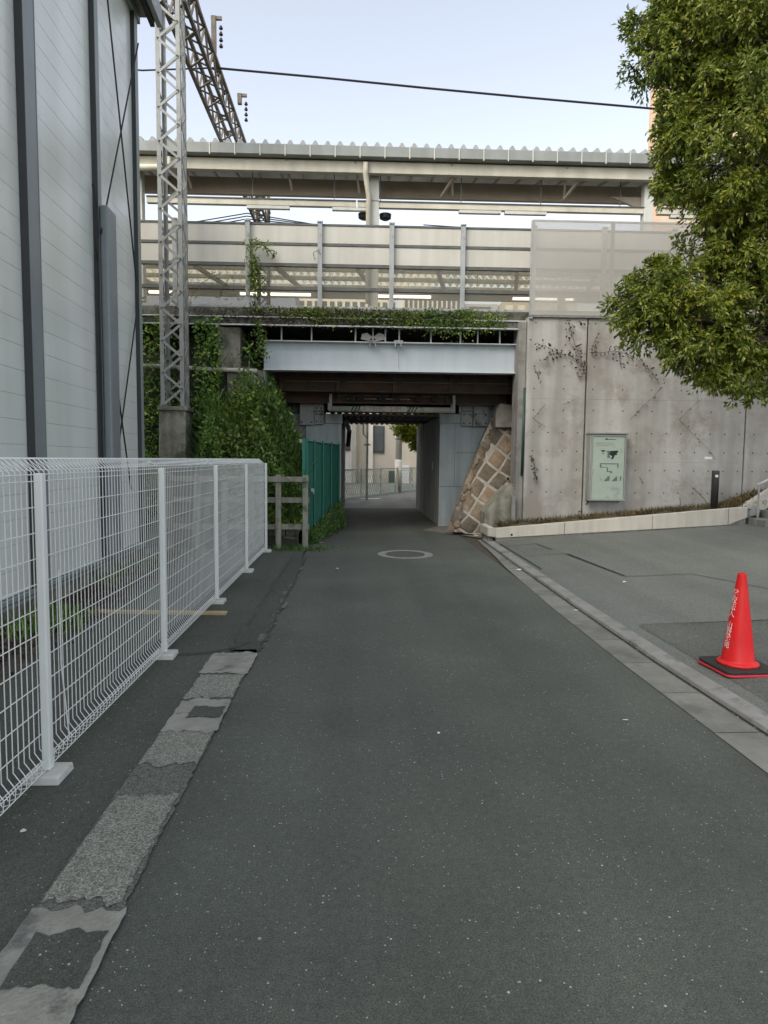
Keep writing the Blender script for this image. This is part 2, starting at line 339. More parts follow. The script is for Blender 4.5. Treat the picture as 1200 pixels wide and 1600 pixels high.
def build_one(name, b, m, parent=None, smooth=False, bevel=0, kind=None):
    v = np.array(b.v, dtype=float)
    if b.sh: v[:, 1] += b.sh*v[:, 0]
    if parent is None:
        o3 = np.array([(v[:, 0].min()+v[:, 0].max())/2, (v[:, 1].min()+v[:, 1].max())/2, v[:, 2].min()])
        if kind == 'structure': o3 = np.zeros(3)
    else: o3 = np.array(WO[parent.name])
    me = bpy.data.meshes.new(name); me.from_pydata((v-o3).tolist(), [], b.f); me.update()
    if smooth: me.polygons.foreach_set('use_smooth', [True]*len(me.polygons))
    me.materials.append(MAT[m])
    o = bpy.data.objects.new(name, me); COL.objects.link(o)
    if parent is None: o.location = o3; WO[o.name] = tuple(o3)
    else: o.parent = parent; WO[o.name] = WO[parent.name]
    if kind: o['kind'] = kind
    if bevel:
        md = o.modifiers.new('bevel', 'BEVEL'); md.width = bevel; md.segments = 2; md.limit_method = 'ANGLE'
    return o
def tag(o, label=None, cat=None, group=None, kind=None):
    if label: o['label'] = label
    if cat: o['category'] = cat
    if group: o['group'] = group
    if kind: o['kind'] = kind
    return o
def thing(name, label, cat, loc, group=None):
    o = bpy.data.objects.new(name, None); COL.objects.link(o); o.location = loc; o.empty_display_size = .1
    WO[o.name] = tuple(loc); return tag(o, label, cat, group)
def struct(name, b, m, **k): return build(name, b, m, kind='structure', **k)
def copy_tree(o, parent=None, loc=None):
    c = o.copy(); COL.objects.link(c)
    if parent is not None: c.parent = parent
    if loc is not None: c.location = loc
    WO[c.name] = WO[o.name]
    for ch in [x for x in o.children if x is not c]: copy_tree(ch, c)
    return c
def text_geo(body, size):
    c = bpy.data.curves.new('lettering', 'FONT'); c.body = body; c.size = size; c.align_x = 'CENTER'; c.align_y = 'CENTER'; c.resolution_u = 3
    o = bpy.data.objects.new('lettering', c); COL.objects.link(o)
    bpy.context.view_layer.update(); dg = bpy.context.evaluated_depsgraph_get()
    me = bpy.data.meshes.new_from_object(o.evaluated_get(dg))
    vs = [tuple(v.co) for v in me.vertices]; fs = [tuple(p.vertices) for p in me.polygons]
    bpy.data.objects.remove(o); bpy.data.curves.remove(c); bpy.data.meshes.remove(me)
    return vs, fs
def leaves(name, P, D, L, W, m, parent=None, kind=None, fold=.25):
    """many folded leaf quads: P base points, D unit directions, L lengths, W widths"""
    n = len(P); P = np.asarray(P, float); D = np.asarray(D, float); D /= np.linalg.norm(D, axis=1)[:, None]
    r = rng.normal(size=(n, 3)); A = np.cross(D, r); A /= np.linalg.norm(A, axis=1)[:, None]; N = np.cross(D, A)
    L = np.broadcast_to(L, n)[:, None]; W = np.broadcast_to(W, n)[:, None]
    base = P; tip = P+D*L-N*L*.12; mid = P+D*L*.45
    l = mid-A*W*.5+N*W*fold; q = mid+A*W*.5+N*W*fold
    V = np.stack([base, l, tip, q], 1).reshape(-1, 3)
    o3 = np.array(WO[parent.name]) if parent is not None else np.array([V[:, 0].mean(), V[:, 1].mean(), V[:, 2].min()])
    V -= o3
    me = bpy.data.meshes.new(name); me.vertices.add(n*4); me.vertices.foreach_set('co', V.ravel())
    idx = (np.arange(n)[:, None]*4+np.array([0, 1, 2, 0, 2, 3])).ravel()
    me.loops.add(n*6); me.loops.foreach_set('vertex_index', idx.astype(np.int32))
    me.polygons.add(n*2); me.polygons.foreach_set('loop_start', np.arange(0, n*6, 3).astype(np.int32))
    me.update(calc_edges=True); me.validate()
    me.materials.append(MAT[m]); o = bpy.data.objects.new(name, me); COL.objects.link(o)
    if parent is not None: o.parent = parent; WO[o.name] = WO[parent.name]
    else: o.location = o3; WO[o.name] = tuple(o3)
    if kind: o['kind'] = kind
    return o
def rdir(n, up=0.0, out=None, k=1.0):
    d = rng.normal(size=(n, 3)); d[:, 2] += up
    if out is not None: d += np.asarray(out)*k
    return d/np.linalg.norm(d, axis=1)[:, None]

# ================================================================== SETTING
b = B(); b.sheet([(-400, -60, -.02), (400, -60, -.02), (400, 900, -.02), (-400, 900, -.02)]); struct('ground', b, 'ground_soil')
# road, slightly rising outside the far mouth of the underpass
def edge_pts(x0, x1, y0, y1, step, j0, j1):
    n = max(2, int(abs(y1-y0)/step)); ys = [y0+(y1-y0)*i/n for i in range(n+1)]
    L = [(x0+random.uniform(-j0, j0), y) for y in ys]; R = [(x1+random.uniform(-j1, j1), y) for y in ys]
    return L, R
def strip_sheet(b, x0, x1, y0, y1, z, step=.035, j0=.01, j1=.01, ends=.02):
    L, R = edge_pts(x0, x1, y0, y1, step, j0*.6, j1*.6); n = len(L)
    m = 14
    def walk():
        a, o = 0, []
        for k in range(1, m): a = a*.7+random.uniform(-1, 1)*ends*.6; o.append(a)
        return o
    w0, w1 = walk(), walk()
    E0 = [(x0+(x1-x0)*k/m, y0+w0[k-1]) for k in range(1, m)]
    E1 = [(x1+(x0-x1)*k/m, y1+w1[k-1]) for k in range(1, m)]
    pts = [L[0]]+E0+R+E1+list(reversed(L))[:-1]
    b.add([(x, y, z) for x, y in pts], [tuple(range(len(pts)))])
b = B(); b.sheet([(-.82, -8, 0), (2.15, -8, 0), (2.15, 14, 0), (-.82, 14, 0)])
b.sheet([(-.82, 14, 0), (2.6, 14, 0), (2.6, 16.5, 0), (-.82, 16.5, 0)]); b.sheet([(-.82, 16.5, 0), (2.6, 16.5, 0), (2.6, 21.4, 0), (-.82, 21.4, 0)])
struct('road', b, 'asphalt')
b = B(); b.sheet([(-6, 21.4, 0), (9, 21.4, 0), (9, 45, 0), (-6, 45, 0)]); struct('road', b, 'asphalt_far_lit')  # daylight past the underpass is put into this paler surface
b = B(); L, R = edge_pts(-.84, -.84, -8, 12.9, .1, .018, .018)
pts = [(-12, -8)]+R+[(-12, 12.9)]
b.add([(x, y, .004) for x, y in pts], [tuple(range(len(pts)))]); struct('side_strip_asphalt', b, 'asphalt_side')
b = B(); strip_sheet(b, -.99, -.76, 5.32, 10.4, .008, j0=.07, j1=.05, ends=.12); struct('patch_asphalt', b, 'asphalt_patch')
b = B(); [strip_sheet(b, xx, xx+random.uniform(.02, .05), yy, yy+random.uniform(.08, .3), .012, j0=.02, j1=.02, ends=.05) for yy in (5.6, 6.1, 6.5, 6.9, 7.15, 7.6, 8.0, 8.7, 9.3) for xx in (random.uniform(-.84, -.74),)]; struct('rough_seam', b, 'asphalt_rough')
# the old strip down the left side of the road
b = B(); strip_sheet(b, -1.085, -.785, -3, 4.8, .0115, j0=.008, j1=.014); struct('old_strip', b, 'asphalt_rough')
zones = [('aggregate', -1.075, -.80, 2.25, 3.0), ('aggregate', -1.08, -.79, 3.30, 3.72), ('strip_concrete', -1.085, -.775, 3.72, 4.20), ('aggregate', -1.09, -.785, 4.24, 4.74), ('strip_concrete', -1.11, -.76, 4.74, 5.24), ('strip_concrete', -1.085, -.765, -1, 2.22)]
b1 = B(); b2 = B()
for mm, x0, x1, y0, y1 in zones:
    strip_sheet(b1 if mm == 'aggregate' else b2, x0, x1, y0, y1, .0155 if mm == 'aggregate' else .0175, .035, .010, .012, .045)
struct('strip_aggregate', b1, 'aggregate'); struct('strip_concrete', b2, 'strip_concrete')
b = B(); strip_sheet(b, -1.02, -.79, 1.86, 2.10, .0215, .035, .01, .008, .03); strip_sheet(b, -.99, -.79, 3.90, 4.08, .0215, .035, .012, .008, .02)
struct('strip_infill', b, 'asphalt_side')
b = B()
for pts in ([(-1.5, 5.2), (-1.25, 5.24), (-1.1, 5.3), (-.95, 5.42), (-.86, 5.6)],):
    for (xa, ya), (xb, yb) in zip(pts, pts[1:]):
        b.sheet([(xa, ya-.01, .0165), (xb, yb-.012, .0165), (xb, yb+.008, .0165), (xa, ya+.008, .0165)])
struct('asphalt_crack', b, 'crack')
# gutter, kerb
gx = [(-8, 2.07, 2.37), (3, 2.07, 2.37), (5.0, 2.06, 2.33), (7, 2.09, 2.34), (9.5, 2.18, 2.38), (11.1, 2.29, 2.42), (12.9, 2.38, 2.46)]
b = B()
for (y0, a0, c0), (y1, a1, c1) in zip(gx, gx[1:]):
    n = max(1, int(round((y1-y0)/.6)))
    for i in range(n):
        t0, t1 = i/n, (i+1)/n; ya, yb = y0+(y1-y0)*t0+.004, y0+(y1-y0)*t1-.004
        z = .005
        b.add([(a0+(a1-a0)*t0, ya, z), (c0+(c1-c0)*t0+.02, ya, z-.0), (c0+(c1-c0)*t1+.02, yb, z), (a0+(a1-a0)*t1, yb, z)], [(0, 1, 2, 3)])
struct('gutter', b, 'gutter')
b = B()
for (y0, a0, c0), (y1, a1, c1) in zip(gx, gx[1:]):
    n = max(1, int(round((y1-y0)/.6)))
    for i in range(n):
        t0, t1 = i/n, (i+1)/n; ya, yb = y0+(y1-y0)*t0+.003, y0+(y1-y0)*t1-.003
        xa, xb = c0+(c1-c0)*t0, c0+(c1-c0)*t1
        b.hexa([(xa, ya, -.05), (xa+.16, ya, -.05), (xb+.16, yb, -.05), (xb, yb, -.05), (xa+.02, ya, .030), (xa+.16, ya, .038), (xb+.16, yb, .038), (xb+.02, yb, .030)])
struct('kerb', b, 'kerb', bevel=.008)
b = B()
for (y0, a0, c0), (y1, a1, c1) in zip(gx, gx[1:]):
    b.sheet([(c0-.015, y0, .0095), (c0+.006, y0, .0095), (c1+.006, y1, .0095), (c1-.015, y1, .0095)])
struct('kerb_foot_line', b, 'crack')  # thin dark line along the foot of the kerb
# pavement rising to the right
def pz(x, y):
    t = min(max((y-2)/10, 0), 1); return .034+(x-2.49)*(.02+.053*t)
b = B(); b.grid(lambda u, v: (2.49+u if u > 0 else 2.47+max(0, (v-7)*.02), v, pz(2.49+u, v)), [0, .6, 1.2, 2.5, 5, 8, 14, 30], [-8, 0, 3, 6, 9, 12, 13.6, 16])
struct('pavement', b, 'asphalt_pave')
# patch boundaries in the pavement: a near rough field, joint lines
b = B(); xs = [2.62, 3.2, 4.0, 5.5, 9, 20]; 
b.grid(lambda u, v: (u, v, pz(u, v)+.004), xs, [-8, 0, 3, 6.02]); struct('pavement_patch', b, 'asphalt_near')
b = B()
def pline(pts, w, dz=.009):
    for (xa, ya), (xb, yb) in zip(pts, pts[1:]):
        d = Vector((xb-xa, yb-ya, 0)).normalized(); nn = Vector((-d.y, d.x, 0))*w/2
        P = [Vector((xa, ya, 0))-nn, Vector((xb, yb, 0))-nn, Vector((xb, yb, 0))+nn, Vector((xa, ya, 0))+nn]
        b.add([(p.x, p.y, pz(p.x, p.y)+dz) for p in P], [(0, 1, 2, 3)])
pline([(2.66, 6.03), (3.6, 6.0), (5, 6.04), (7.5, 6.0)], .012)
pline([(2.66, 10.4), (3.3, 10.45), (3.45, 8.35), (4.28, 8.3), (4.75, 7.0)], .014, .0095)
pline([(2.60, 9.2), (2.62, 12.0)], .02, .009); pline([(3.45, 8.4), (3.35, 10.4)], .03, .010)
pline([(2.64, 11.6), (3.2, 11.7), (3.25, 10.9)], .02, .0085)
struct('pavement_joint', b, 'crack')
# concrete apron at the foot of the right abutment
b = B(); b.sheet([at(660, 827, 14.7, 0).xy.to_3d()+Vector((0, 0, .0045)), (2.45, 13.35, .0045), (2.7, 13.3, .0045), (2.5, 15.64, .0045), (1.95, 15.64, .0045)]); struct('apron', b, 'planter_base')
# railway embankments either side of the underpass
def hz(x, y):
    r = min(.30+(y-11.75)*1.6, 1.15+(-1.0-x)*2.1, 4.15)
    if x > -2.75 and y < 13.56: r = min(r, 2.15+.5*max(0, -2.3-x))
    k = min(1, max(0, (-2.75-x)/.35)); a = min(.25+(y-11.75)*.55, 4.15) if y < 13.45 else min(1.2+(y-13.45)*6, 4.15)
    return r*(1-k)+min(r, a)*k
b = B(); b.grid(lambda u, v: (u, v, max(-.03, hz(u, v)+.12*math.sin(u*5.1+v*3)*math.cos(v*4.3-u)+.03)), [-26, -14, -8, -6, -5]+[-4.6+.2*i for i in range(19)], [11.5, 11.7, 12, 12.3, 12.6, 12.9, 13.2, 13.5, 13.8, 14.1, 14.4, 14.8])
b.box(-26, -1.9, 14.85, 21.6, -.1, 4.15); struct('embankment', b, 'soil_dark')
b = B(); b.box(3.45, 60, 13.75, 21.65, -.1, 4.3); b.sh = 0; struct('embankment_fill', b, 'soil_dark')
b = B(); b.box(-60, -1.9, 21.65, 24, -.1, 4.3); struct('embankment_rear', b, 'soil_dark')

# ================================================================== LEFT WAREHOUSE
K = -.035
wx = lambda y: -2.83+K*y
wb = thing('warehouse_building', 'pale grey ribbed metal warehouse wall with dark steel posts on the left', 'building', (-3.2, 5, 0))
b = B(); z = .30
y0, y1 = -4.0, 10.15
while z < 7.75:
    b.hexa([(wx(y0)-.08, y0, z+.003), (wx(y0), y0, z+.003), (wx(y1), y1, z+.003), (wx(y1)-.08, y1, z+.003), (wx(y0)-.08, y0, z+.2265), (wx(y0), y0, z+.2265), (wx(y1), y1, z+.2265), (wx(y1)-.08, y1, z+.2265)])
    z += .225
build('wall', b, 'wall_panel', wb, bevel=.003)
b = B(); b.hexa([(wx(y0)-6, y0, .0), (wx(y0)-.07, y0, .0), (wx(y1)-.07, y1, .0), (wx(y1)-6, y1, .0), (wx(y0)-6, y0, 7.8), (wx(y0)-.07, y0, 7.8), (wx(y1)-.07, y1, 7.8), (wx(y1)-6, y1, 7.8)])
build('end_wall', b, 'trim', wb)
def wbox(b, ya, yb, d0, d1, z0, z1):
    b.hexa([(wx(ya)+d0, ya, z0), (wx(ya)+d1, ya, z0), (wx(yb)+d1, yb, z0), (wx(yb)+d0, yb, z0), (wx(ya)+d0, ya, z1), (wx(ya)+d1, ya, z1), (wx(yb)+d1, yb, z1), (wx(yb)+d0, yb, z1)]); return b
build('base_flashing', wbox(B(), y0, y1+.01, .003, .05, .22, .298), 'trim', wb)
b = B(); wbox(b, y0, y1+.01, .051, .054, .255, .262); build('flashing_lip', b, 'dark_line', wb)
build('foundation', wbox(B(), y0, y1+.02, -.06, .025, -.05, .215), 'concrete_old', wb)
for ya, yb in ((6.42, 6.66), (1.9, 2.15)):
    q = build('column', wbox(B(), ya, yb, .004, .07, .30, 7.8), 'steel_post', wb, bevel=.005)
    build('column_edge', wbox(B(), ya-.012, ya-.001, .004, .074, .30, 7.8), 'dark_line', q)
    build('column_flange', wbox(B(), yb+.001, yb+.012, .004, .074, .30, 7.8), 'trim', q)
q = build('column', wbox(B(), 8.34, 8.47, .004, .06, .30, 7.8), 'trim', wb, bevel=.004)
build('column_edge', wbox(B(), 8.318, 8.338, .004, .063, .30, 7.8), 'dark_line', q)
build('cable_cover', wbox(B(), 8.36, 8.70, .065, .16, .32, 4.53), 'steel_post', wb, bevel=.02)
b = B(); b.path([(wx(8.2)+.05, 8.2, 4.7), (wx(8.24)+.07, 8.27, 4.45), (wx(8.24)+.06, 8.22, 4.2), (wx(8.24)+.06, 8.22, 4.0), (wx(8.3)+.06, 8.3, 3.85), (wx(8.3)+.06, 8.3, .8)], .014, 6); build('cable', b, 'black_iron', wb)
build('corner_trim', wbox(B(), 10.02, 10.18, -.02, .05, .29, 7.84), 'trim', wb, bevel=.004)
build('corner_edge', wbox(B(), 10.0, 10.018, .0, .055, .29, 7.84), 'dark_line', wb)
def rod(px0, py0, px1, py1, off=.03):
    def on(px, py):
        d = _F + _R*((px-600)/FPX) + _U*((800-py)/FPX); t = (-2.83+off)/(d.x-K*d.y); return Vector((0, 0, H))+d*t
    b = B(); b.path([on(px0, py0), on(px1, py1)], .011, 6); return b
for a in ((165, -30, 213, 440), (216, 68, 158, 364), (165, 470, 205, 765), (216, 470, 176, 765)):  # last bar is a faint shadow on the cladding, modelled as a rod
    build('brace_rod_and_shadow', rod(*a, off=.09 if a[0] != 216 or a[1] < 100 else .05), 'black_iron', wb)
b = B()
# sloping verge and gutter seen from below
rise = .10
b.hexa([(wx(y0)-6, y0, 7.86), (wx(y0)+.27, y0, 7.86), (wx(10.35)+.27, 10.35, 7.86), (wx(10.35)-6, 10.35, 7.86), (wx(y0)-6, y0, 8.0), (wx(y0)+.27, y0, 8.0), (wx(10.35)+.27, 10.35, 8.0), (wx(10.35)-6, 10.35, 8.0)])
build('roof', b, 'verge_metal', wb, bevel=.006)
b = B(); wbox(b, y0, 10.32, .20, .26, 7.72, 7.855); build('soffit_strip', b, 'dark_steel', wb)
b = B(); wbox(b, y0, 10.40, .275, .35, 7.76, 8.02); build('verge_gutter', b, 'post_grey', wb, bevel=.006)
b = B(); wbox(b, y0, 10.30, .004, .06, 7.74, 7.855); build('soffit_strip', b, 'trim', wb)

# ================================================================== WHITE MESH FENCE
FX = -1.505
wf = thing('mesh_fence', 'white welded wire mesh fence on concrete blocks beside the warehouse', 'fence', (FX, 6, 0))
def fence_panel(y0, L=1.93, step=.05):
    bt = B(); n = int(L/step)
    prof = [(-.055, 1.482), (-.095, 1.532), (-.075, 1.536), (0, 1.475), (0, .15), (.035, .10), (.03, .055), (.0, .048), (-.012, .075)]
    for i in range(n+1):
        y = y0+i*step
        bt.path([(FX+x, y, z) for x, z in prof], .0026, 5)
    for x, z in [(-.055, 1.482), (-.088, 1.536), (0, 1.463), (.03, .055), (.036, .105), (-.012, .075)]+[(.004, 1.432-.121*k) for k in range(11)]:
        bt.path([(FX+x+.005, y0-.01, z), (FX+x+.005, y0+L+.0, z)], .0028, 5)
    return bt
pA = build('panel', fence_panel(1.24, 1.96), 'fence_white', wf)
po = B(); po.box(FX+.012, FX+.052, 1.20, 1.245, .045, 1.47)
pB = build('post', po, 'fence_white', wf, bevel=.006)
bb = B(); bb.hexa([(FX-.05, 1.13, .004), (FX+.12, 1.13, .004), (FX+.12, 1.31, .004), (FX-.05, 1.31, .004), (FX-.045, 1.135, .042), (FX+.115, 1.135, .042), (FX+.115, 1.305, .042), (FX-.045, 1.305, .042)])
pC = build('footing_block', bb, 'block_white', wf, bevel=.006)
cl = B()
for k in range(6): cl.box(FX+.0, FX+.03, 1.252, 1.268, 1.423-.242*k, 1.441-.242*k)
pD = build('clip', cl, 'black_iron', wf)
st = B(); st.path([(FX+.0, 1.115, 1.5), (FX+.02, 1.17, 1.44), (FX+.008, 1.36, 1.0), (FX+.008, 1.36, .16)], .006, 6)
for k in range(1, 6):
    for p in (pA, pB, pC, pD):
        if p is pA and k == 5: continue
        c = p.copy(); COL.objects.link(c); c.parent = wf; c.location = (p.location.x, p.location.y+1.98*k, p.location.z)
b = B(); b.path([(FX+.012, 3.42, .98), (FX+.012, 3.42, .5), (FX+.03, 3.45, .1)], .004, 6); build('joint_bar', b, 'fence_white', wf)
b = B(); b.path([(FX+.012, 5.25, 1.47), (FX+.012, 5.25, .18), (FX+.04, 5.25, .07)], .004, 6); build('joint_bar', b, 'fence_white', wf)
b = B(); b.path([(FX+.012, 7.3, 1.47), (FX+.012, 7.3, .18), (FX+.04, 7.3, .07)], .004, 6); build('joint_bar', b, 'fence_white', wf)
b = B(); b.path([(FX-.09, 1.24, 1.538), (FX-.09, 11.14, 1.538)], .005, 6); build('top_wire', b, 'fence_white', wf)
b = B(); b.beam((-2.75, 6.7, .017), (-1.27, 6.62, .017), .09, .022); tag(build('wood_plank', b, 'plank'), 'yellowish wooden plank lying on asphalt under the white mesh fence', 'plank')

# ================================================================== CONCRETE POST FENCE
cf = thing('concrete_rail_fence', 'weathered concrete post and rail fence at foot of green bank', 'fence', (-2, 11.45, 0))
for i in range(6):
    x = -.85-.455*i; b = B(); b.box(x-.045, x+.045, 11.40, 11.50, -.02, 1.27+random.uniform(-.01, .015))
    build('post', b, 'fence_post_conc', cf, bevel=.008)
for z in (1.20, .84, .38):
    b = B(); b.box(-3.2, -.79, 11.355 if z > 1 else 11.505, 11.395 if z > 1 else 11.55, z-.045, z+.045); build('rail', b, 'fence_post_conc', cf, bevel=.006)
b = B()
for j, (x0, x1, z0, z1) in enumerate([(-1.25, -1.0, 0, .20), (-1.55, -1.27, 0, .2), (-1.2, -.99, .21, .34), (-1.5, -1.22, .21, .36), (-1.15, -.95, .37, .42)]):
    b.box(x0, x1, 11.66, 11.85, z0, z1)
tag(build('concrete_block_stack', b, 'concrete_dirty', bevel=.01), 'stack of old concrete blocks behind the concrete rail fence', 'blocks')
b = B()
for i in range(10): b.box(-3.1+i*.09, -3.1+i*.09+.075, 11.60+(i % 2)*.012, 11.63+(i % 2)*.012, .05, 1.35)
tag(build('rusty_sheet', b, 'rust_sheet'), 'rusty brown ribbed sheet behind concrete rail fence near the warehouse corner', 'metal sheet')

# ================================================================== GREEN FENCE
gf = thing('green_fence', 'green netted fence beside the left mouth of the underpass', 'fence', (-.7, 14, 0))
def gp(t): return Vector((-.92+.50*t, 12.2+3.35*t, 0))
tz = 1.87
b = B()
n = 90
for i in range(n):
    p, q = gp(i/n), gp((i+1)/n); o = .018*(1 if i % 2 else -1); o2 = -o
    b.add([(p.x+o, p.y, .03), (q.x+o2, q.y, .03), (q.x+o2, q.y, tz), (p.x+o, p.y, tz)], [(0, 1, 2, 3)])
g1 = build('netting', b, 'green_mesh', gf)
sm = g1.modifiers.new('thickness', 'SOLIDIFY'); sm.thickness = .006
for t in (0, .2, .45, .72, 1):
    p = gp(t); b = B(); b.path([(p.x+.035, p.y, 0), (p.x+.035, p.y, tz+.04)], .02 if t else .028, 8); build('post', b, 'green_post', gf)
b = B(); b.path([gp(0)+Vector((.02, 0, tz)), gp(1)+Vector((.02, 0, tz))], .014, 8); build('top_rail', b, 'green_post', gf)
b = B(); b.box(-.96, -.90, 12.14, 12.17, .02, 1.9); build('end_panel', b, 'green_post', gf)
b = B(); p = gp(.12); b.box(p.x+.03, p.x+.07, p.y-.04, p.y+.04, .94, 1.0); b.path([(p.x+.08, p.y-.03, .99), (p.x+.08, p.y-.03, .9)], .01, 6); build('latch', b, 'dirty_white', gf)
b = B(); p = gp(0); b.box(p.x-.09, p.x-.04, 12.16, 12.20, 1.84, 1.90); build('cap', b, 'dirty_white', gf)

# ================================================================== BRIDGE
br = thing('railway_bridge', 'steel railway bridge with pale blue front girder over the road', 'bridge', (.8, 14, 0))
GT, GB, GY = 3.90, 3.31, 13.8
b = B(RS); b.box(-1.86, 3.44, GY, GY+.02, GB+.021, GT-.021); g = build('front_girder', b, 'girder_paint', br)
b = B(RS); b.box(-1.86, 3.44, GY-.12, GY+.13, GB-.0, GB+.02); build('lower_flange', b, 'girder_rim', g, bevel=.003)
b = B(RS); b.box(-1.86, 3.44, GY-.12, GY+.13, GT-.02, GT+.0); build('upper_flange', b, 'girder_rim', g, bevel=.003)
b = B(RS); b.box(.825, .845, GY-.03, GY-.002, GB+.022, GT-.022); build('joint_rib', b, 'girder_rim', g)
for x in (.84, .33):
    b = B(RS); b.box(x-.09, x+.09, GY-.15, GY-.11, GT-.035, GT+.03)
    for k in (-.06, .05): b.box(x+k-.012, x+k+.012, GY-.16, GY-.13, GT-.10, GT-.036)
    build('clamp', b, 'plate', br)
b = B(RS)
for x in (-1.5, -.9, -.02, .33, .58, .86, 1.5, 2.1, 2.45, 2.9):
    b.box(x-.014, x+.014, GY-.05, GY-.02, GT+.001, 4.17)
build('hanger_bar', b, 'girder_rim', br)
b = B(RS)
for s in (-1, 1): b.prism([(.33, GY-.04, 4.0), (.33+s*.12, GY-.04, 4.09), (.33+s*.22, GY-.04, 4.06), (.33+s*.24, GY-.04, 3.96), (.33+s*.1, GY-.04, 3.93)], (0, .02, 0))
build('bracket_plate', b, 'dirty_white', br)
# cantilever walkway fascia
b = B(RS); b.box(-8.2, 3.46, 13.58, 13.66, 4.18, 4.31); f1 = build('walkway_fascia', b, 'concrete_dirty', br, bevel=.006)
b = B(RS); b.box(-8.2, 3.46, 13.55, 13.70, 4.315, 4.335); build('fascia_lip', b, 'girder_rim', br)
b = B(RS); b.box(-8.2, 3.46, 13.62, 13.72, 4.337, 4.52); build('kerb_beam', b, 'concrete_dirty', br, bevel=.006)
b = B(RS); b.box(-8.2, 3.46, 13.52, 13.60, 4.155, 4.177); build('lower_lip', b, 'girder_rim', br)
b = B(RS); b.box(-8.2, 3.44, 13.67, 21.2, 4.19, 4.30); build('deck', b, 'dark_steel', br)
# inner dark girders
for y, zb, zt in ((14.75, 3.02, 3.32), (15.3, 2.82, 4.1), (17.0, 2.95, 4.1), (18.6, 2.95, 4.1), (20.2, 2.95, 4.1)):
    b = B(RS); b.box(-1.9, 3.42, y, y+.02, zb, zt); b.box(-1.9, 3.42, y-.1, y+.12, zb-.022, zb-.001)
    g = build('inner_girder', b, 'rust_steel', br)
    b = B(RS); x = -1.6
    while x < 3.3:
        b.box(x-.045, x+.045, y-.09, y-.002, zb+.001, zt-.002); x += 1.22 if y < 16 else .9
    build('stiffener', b, 'rust_steel', g)
b = B(RS)
for x0, x1 in ((-1.55, -.36), (-.22, .86), (1.02, 2.05), (2.2, 3.3)): b.box(x0, x1, 14.64, 14.66, 3.20, 3.215)
build('daylight_slit', b, 'slit_daylight', br)  # daylight gaps between girders, drawn as pale strips
b = B(RS)
for x0, x1 in ((-.4, .75), (.9, 2.03)): b.box(x0, x1, 15.18, 15.20, 2.955, 2.975)
for x0, x1 in ((-.2, -.02), (.18, .46), (.66, .84), (.98, 1.2)): b.box(x0, x1, 15.16, 15.18, 2.88, 2.91)
build('daylight_slit', b, 'slit_daylight', br)  # daylight between girders and sleepers, drawn as pale strips
b = B(RS)
for x in (-.1, .10, .56, .90, 1.40, 1.75): b.box(x-.06, x+.06, 15.10, 15.17, 2.85, 2.96)
build('sleeper_end', b, 'dark_steel', br)
# corrugated soffit over the passage
b = B(RS); x = -.6; 
pts = []
while x < 2.4: pts.append((x, 0 if int(round(x/.04)) % 4 < 2 else .035)); x += .04
for (xa, za), (xb, zb) in zip(pts, pts[1:]):
    b.add([(xa, 15.7, 2.60+za), (xb, 15.7, 2.60+zb), (xb, 21.3, 2.64+zb), (xa, 21.3, 2.64+za)], [(0, 1, 2, 3)])
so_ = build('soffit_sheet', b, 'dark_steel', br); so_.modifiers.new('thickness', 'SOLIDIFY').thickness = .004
b = B(); b.box(-.33, 1.96, 15.70, 15.78, 2.56, 2.60); b.box(-.33, 1.96, 18.3, 18.38, 2.55, 2.60); build('cross_beam', b, 'rust_steel', br)
b = B(); b.path([(-.22, 15.66, 2.4), (-.22, 21, 2.45)], .06, 8); b.path([(-.2, 21.0, 2.45), (-.24, 21.1, 1.95)], .07, 8); build('hanging_pipe', b, 'dark_steel', br)

# abutments
ra = thing('bridge_abutment', 'blue grey steel clad abutment on the right of the underpass', 'abutment', (2.5, 16, 0))
b = B(); b.box(1.95, 3.4, 15.66, 21.6, -.05, 2.58); build('wall', b, 'tunnel_wall', ra, bevel=.01)
b = B(); b.box(1.945, 3.3, 15.615, 15.655, 0, 2.40); build('face_panel', b, 'abut_blue', ra, bevel=.005)
b = B(); b.box(1.93, 3.3, 15.58, 15.655, 2.404, 2.62); build('cap_band', b, 'abut_blue', ra, bevel=.008)
b = B(); b.box(1.955, 3.3, 15.612, 15.616, .93, .94); b.box(2.30, 2.306, 15.612, 15.616, .95, 2.39); b.box(2.3, 3.3, 15.612, 15.616, 1.72, 1.728); build('panel_joint', b, 'dark_line', ra)
b = B(); b.box(2.45, 3.3, 15.66, 16.4, 2.6, 3.0); build('seat_block', b, 'abut_blue', ra)
for x0, x1, z0, z1 in ((2.42, 2.68, 2.68, 2.97), (2.42, 2.68, 2.34, 2.665), (2.70, 3.05, 2.34, 2.95)):
    b = B(); b.box(x0, x1, 15.50, 15.575, z0, z1); q = build('bearing_plate', b, 'plate', ra, bevel=.006)
    if z0 < 2.5:
        bo = B()
        for bx in (x0+.06, x1-.06):
            for bz in (2.40, 2.60): bo.path([(bx, 15.495, bz), (bx, 15.47, bz)], .02, 8)
        build('bolt', bo, 'black_iron', q)
b = B(); b.box(2.36, 2.40, 15.40, 15.60, 2.62, 3.02); build('bracket', b, 'plate', ra)
b = B(); b.box(1.935, 1.949, 17.0, 17.04, 1.32, 1.5); build('wall_plate', b, 'white_paint', ra)
la = thing('bridge_abutment', 'stained blue grey abutment behind the green fence on left', 'abutment', (-1, 16, 0))
b = B(); b.box(-1.9, -.33, 15.66, 21.6, -.05, 2.58); build('wall', b, 'concrete_grey', la, bevel=.01)
b = B(); b.box(-1.15, -.335, 15.615, 15.655, 0, 2.36); build('face_panel', b, 'abut_blue', la, bevel=.005)
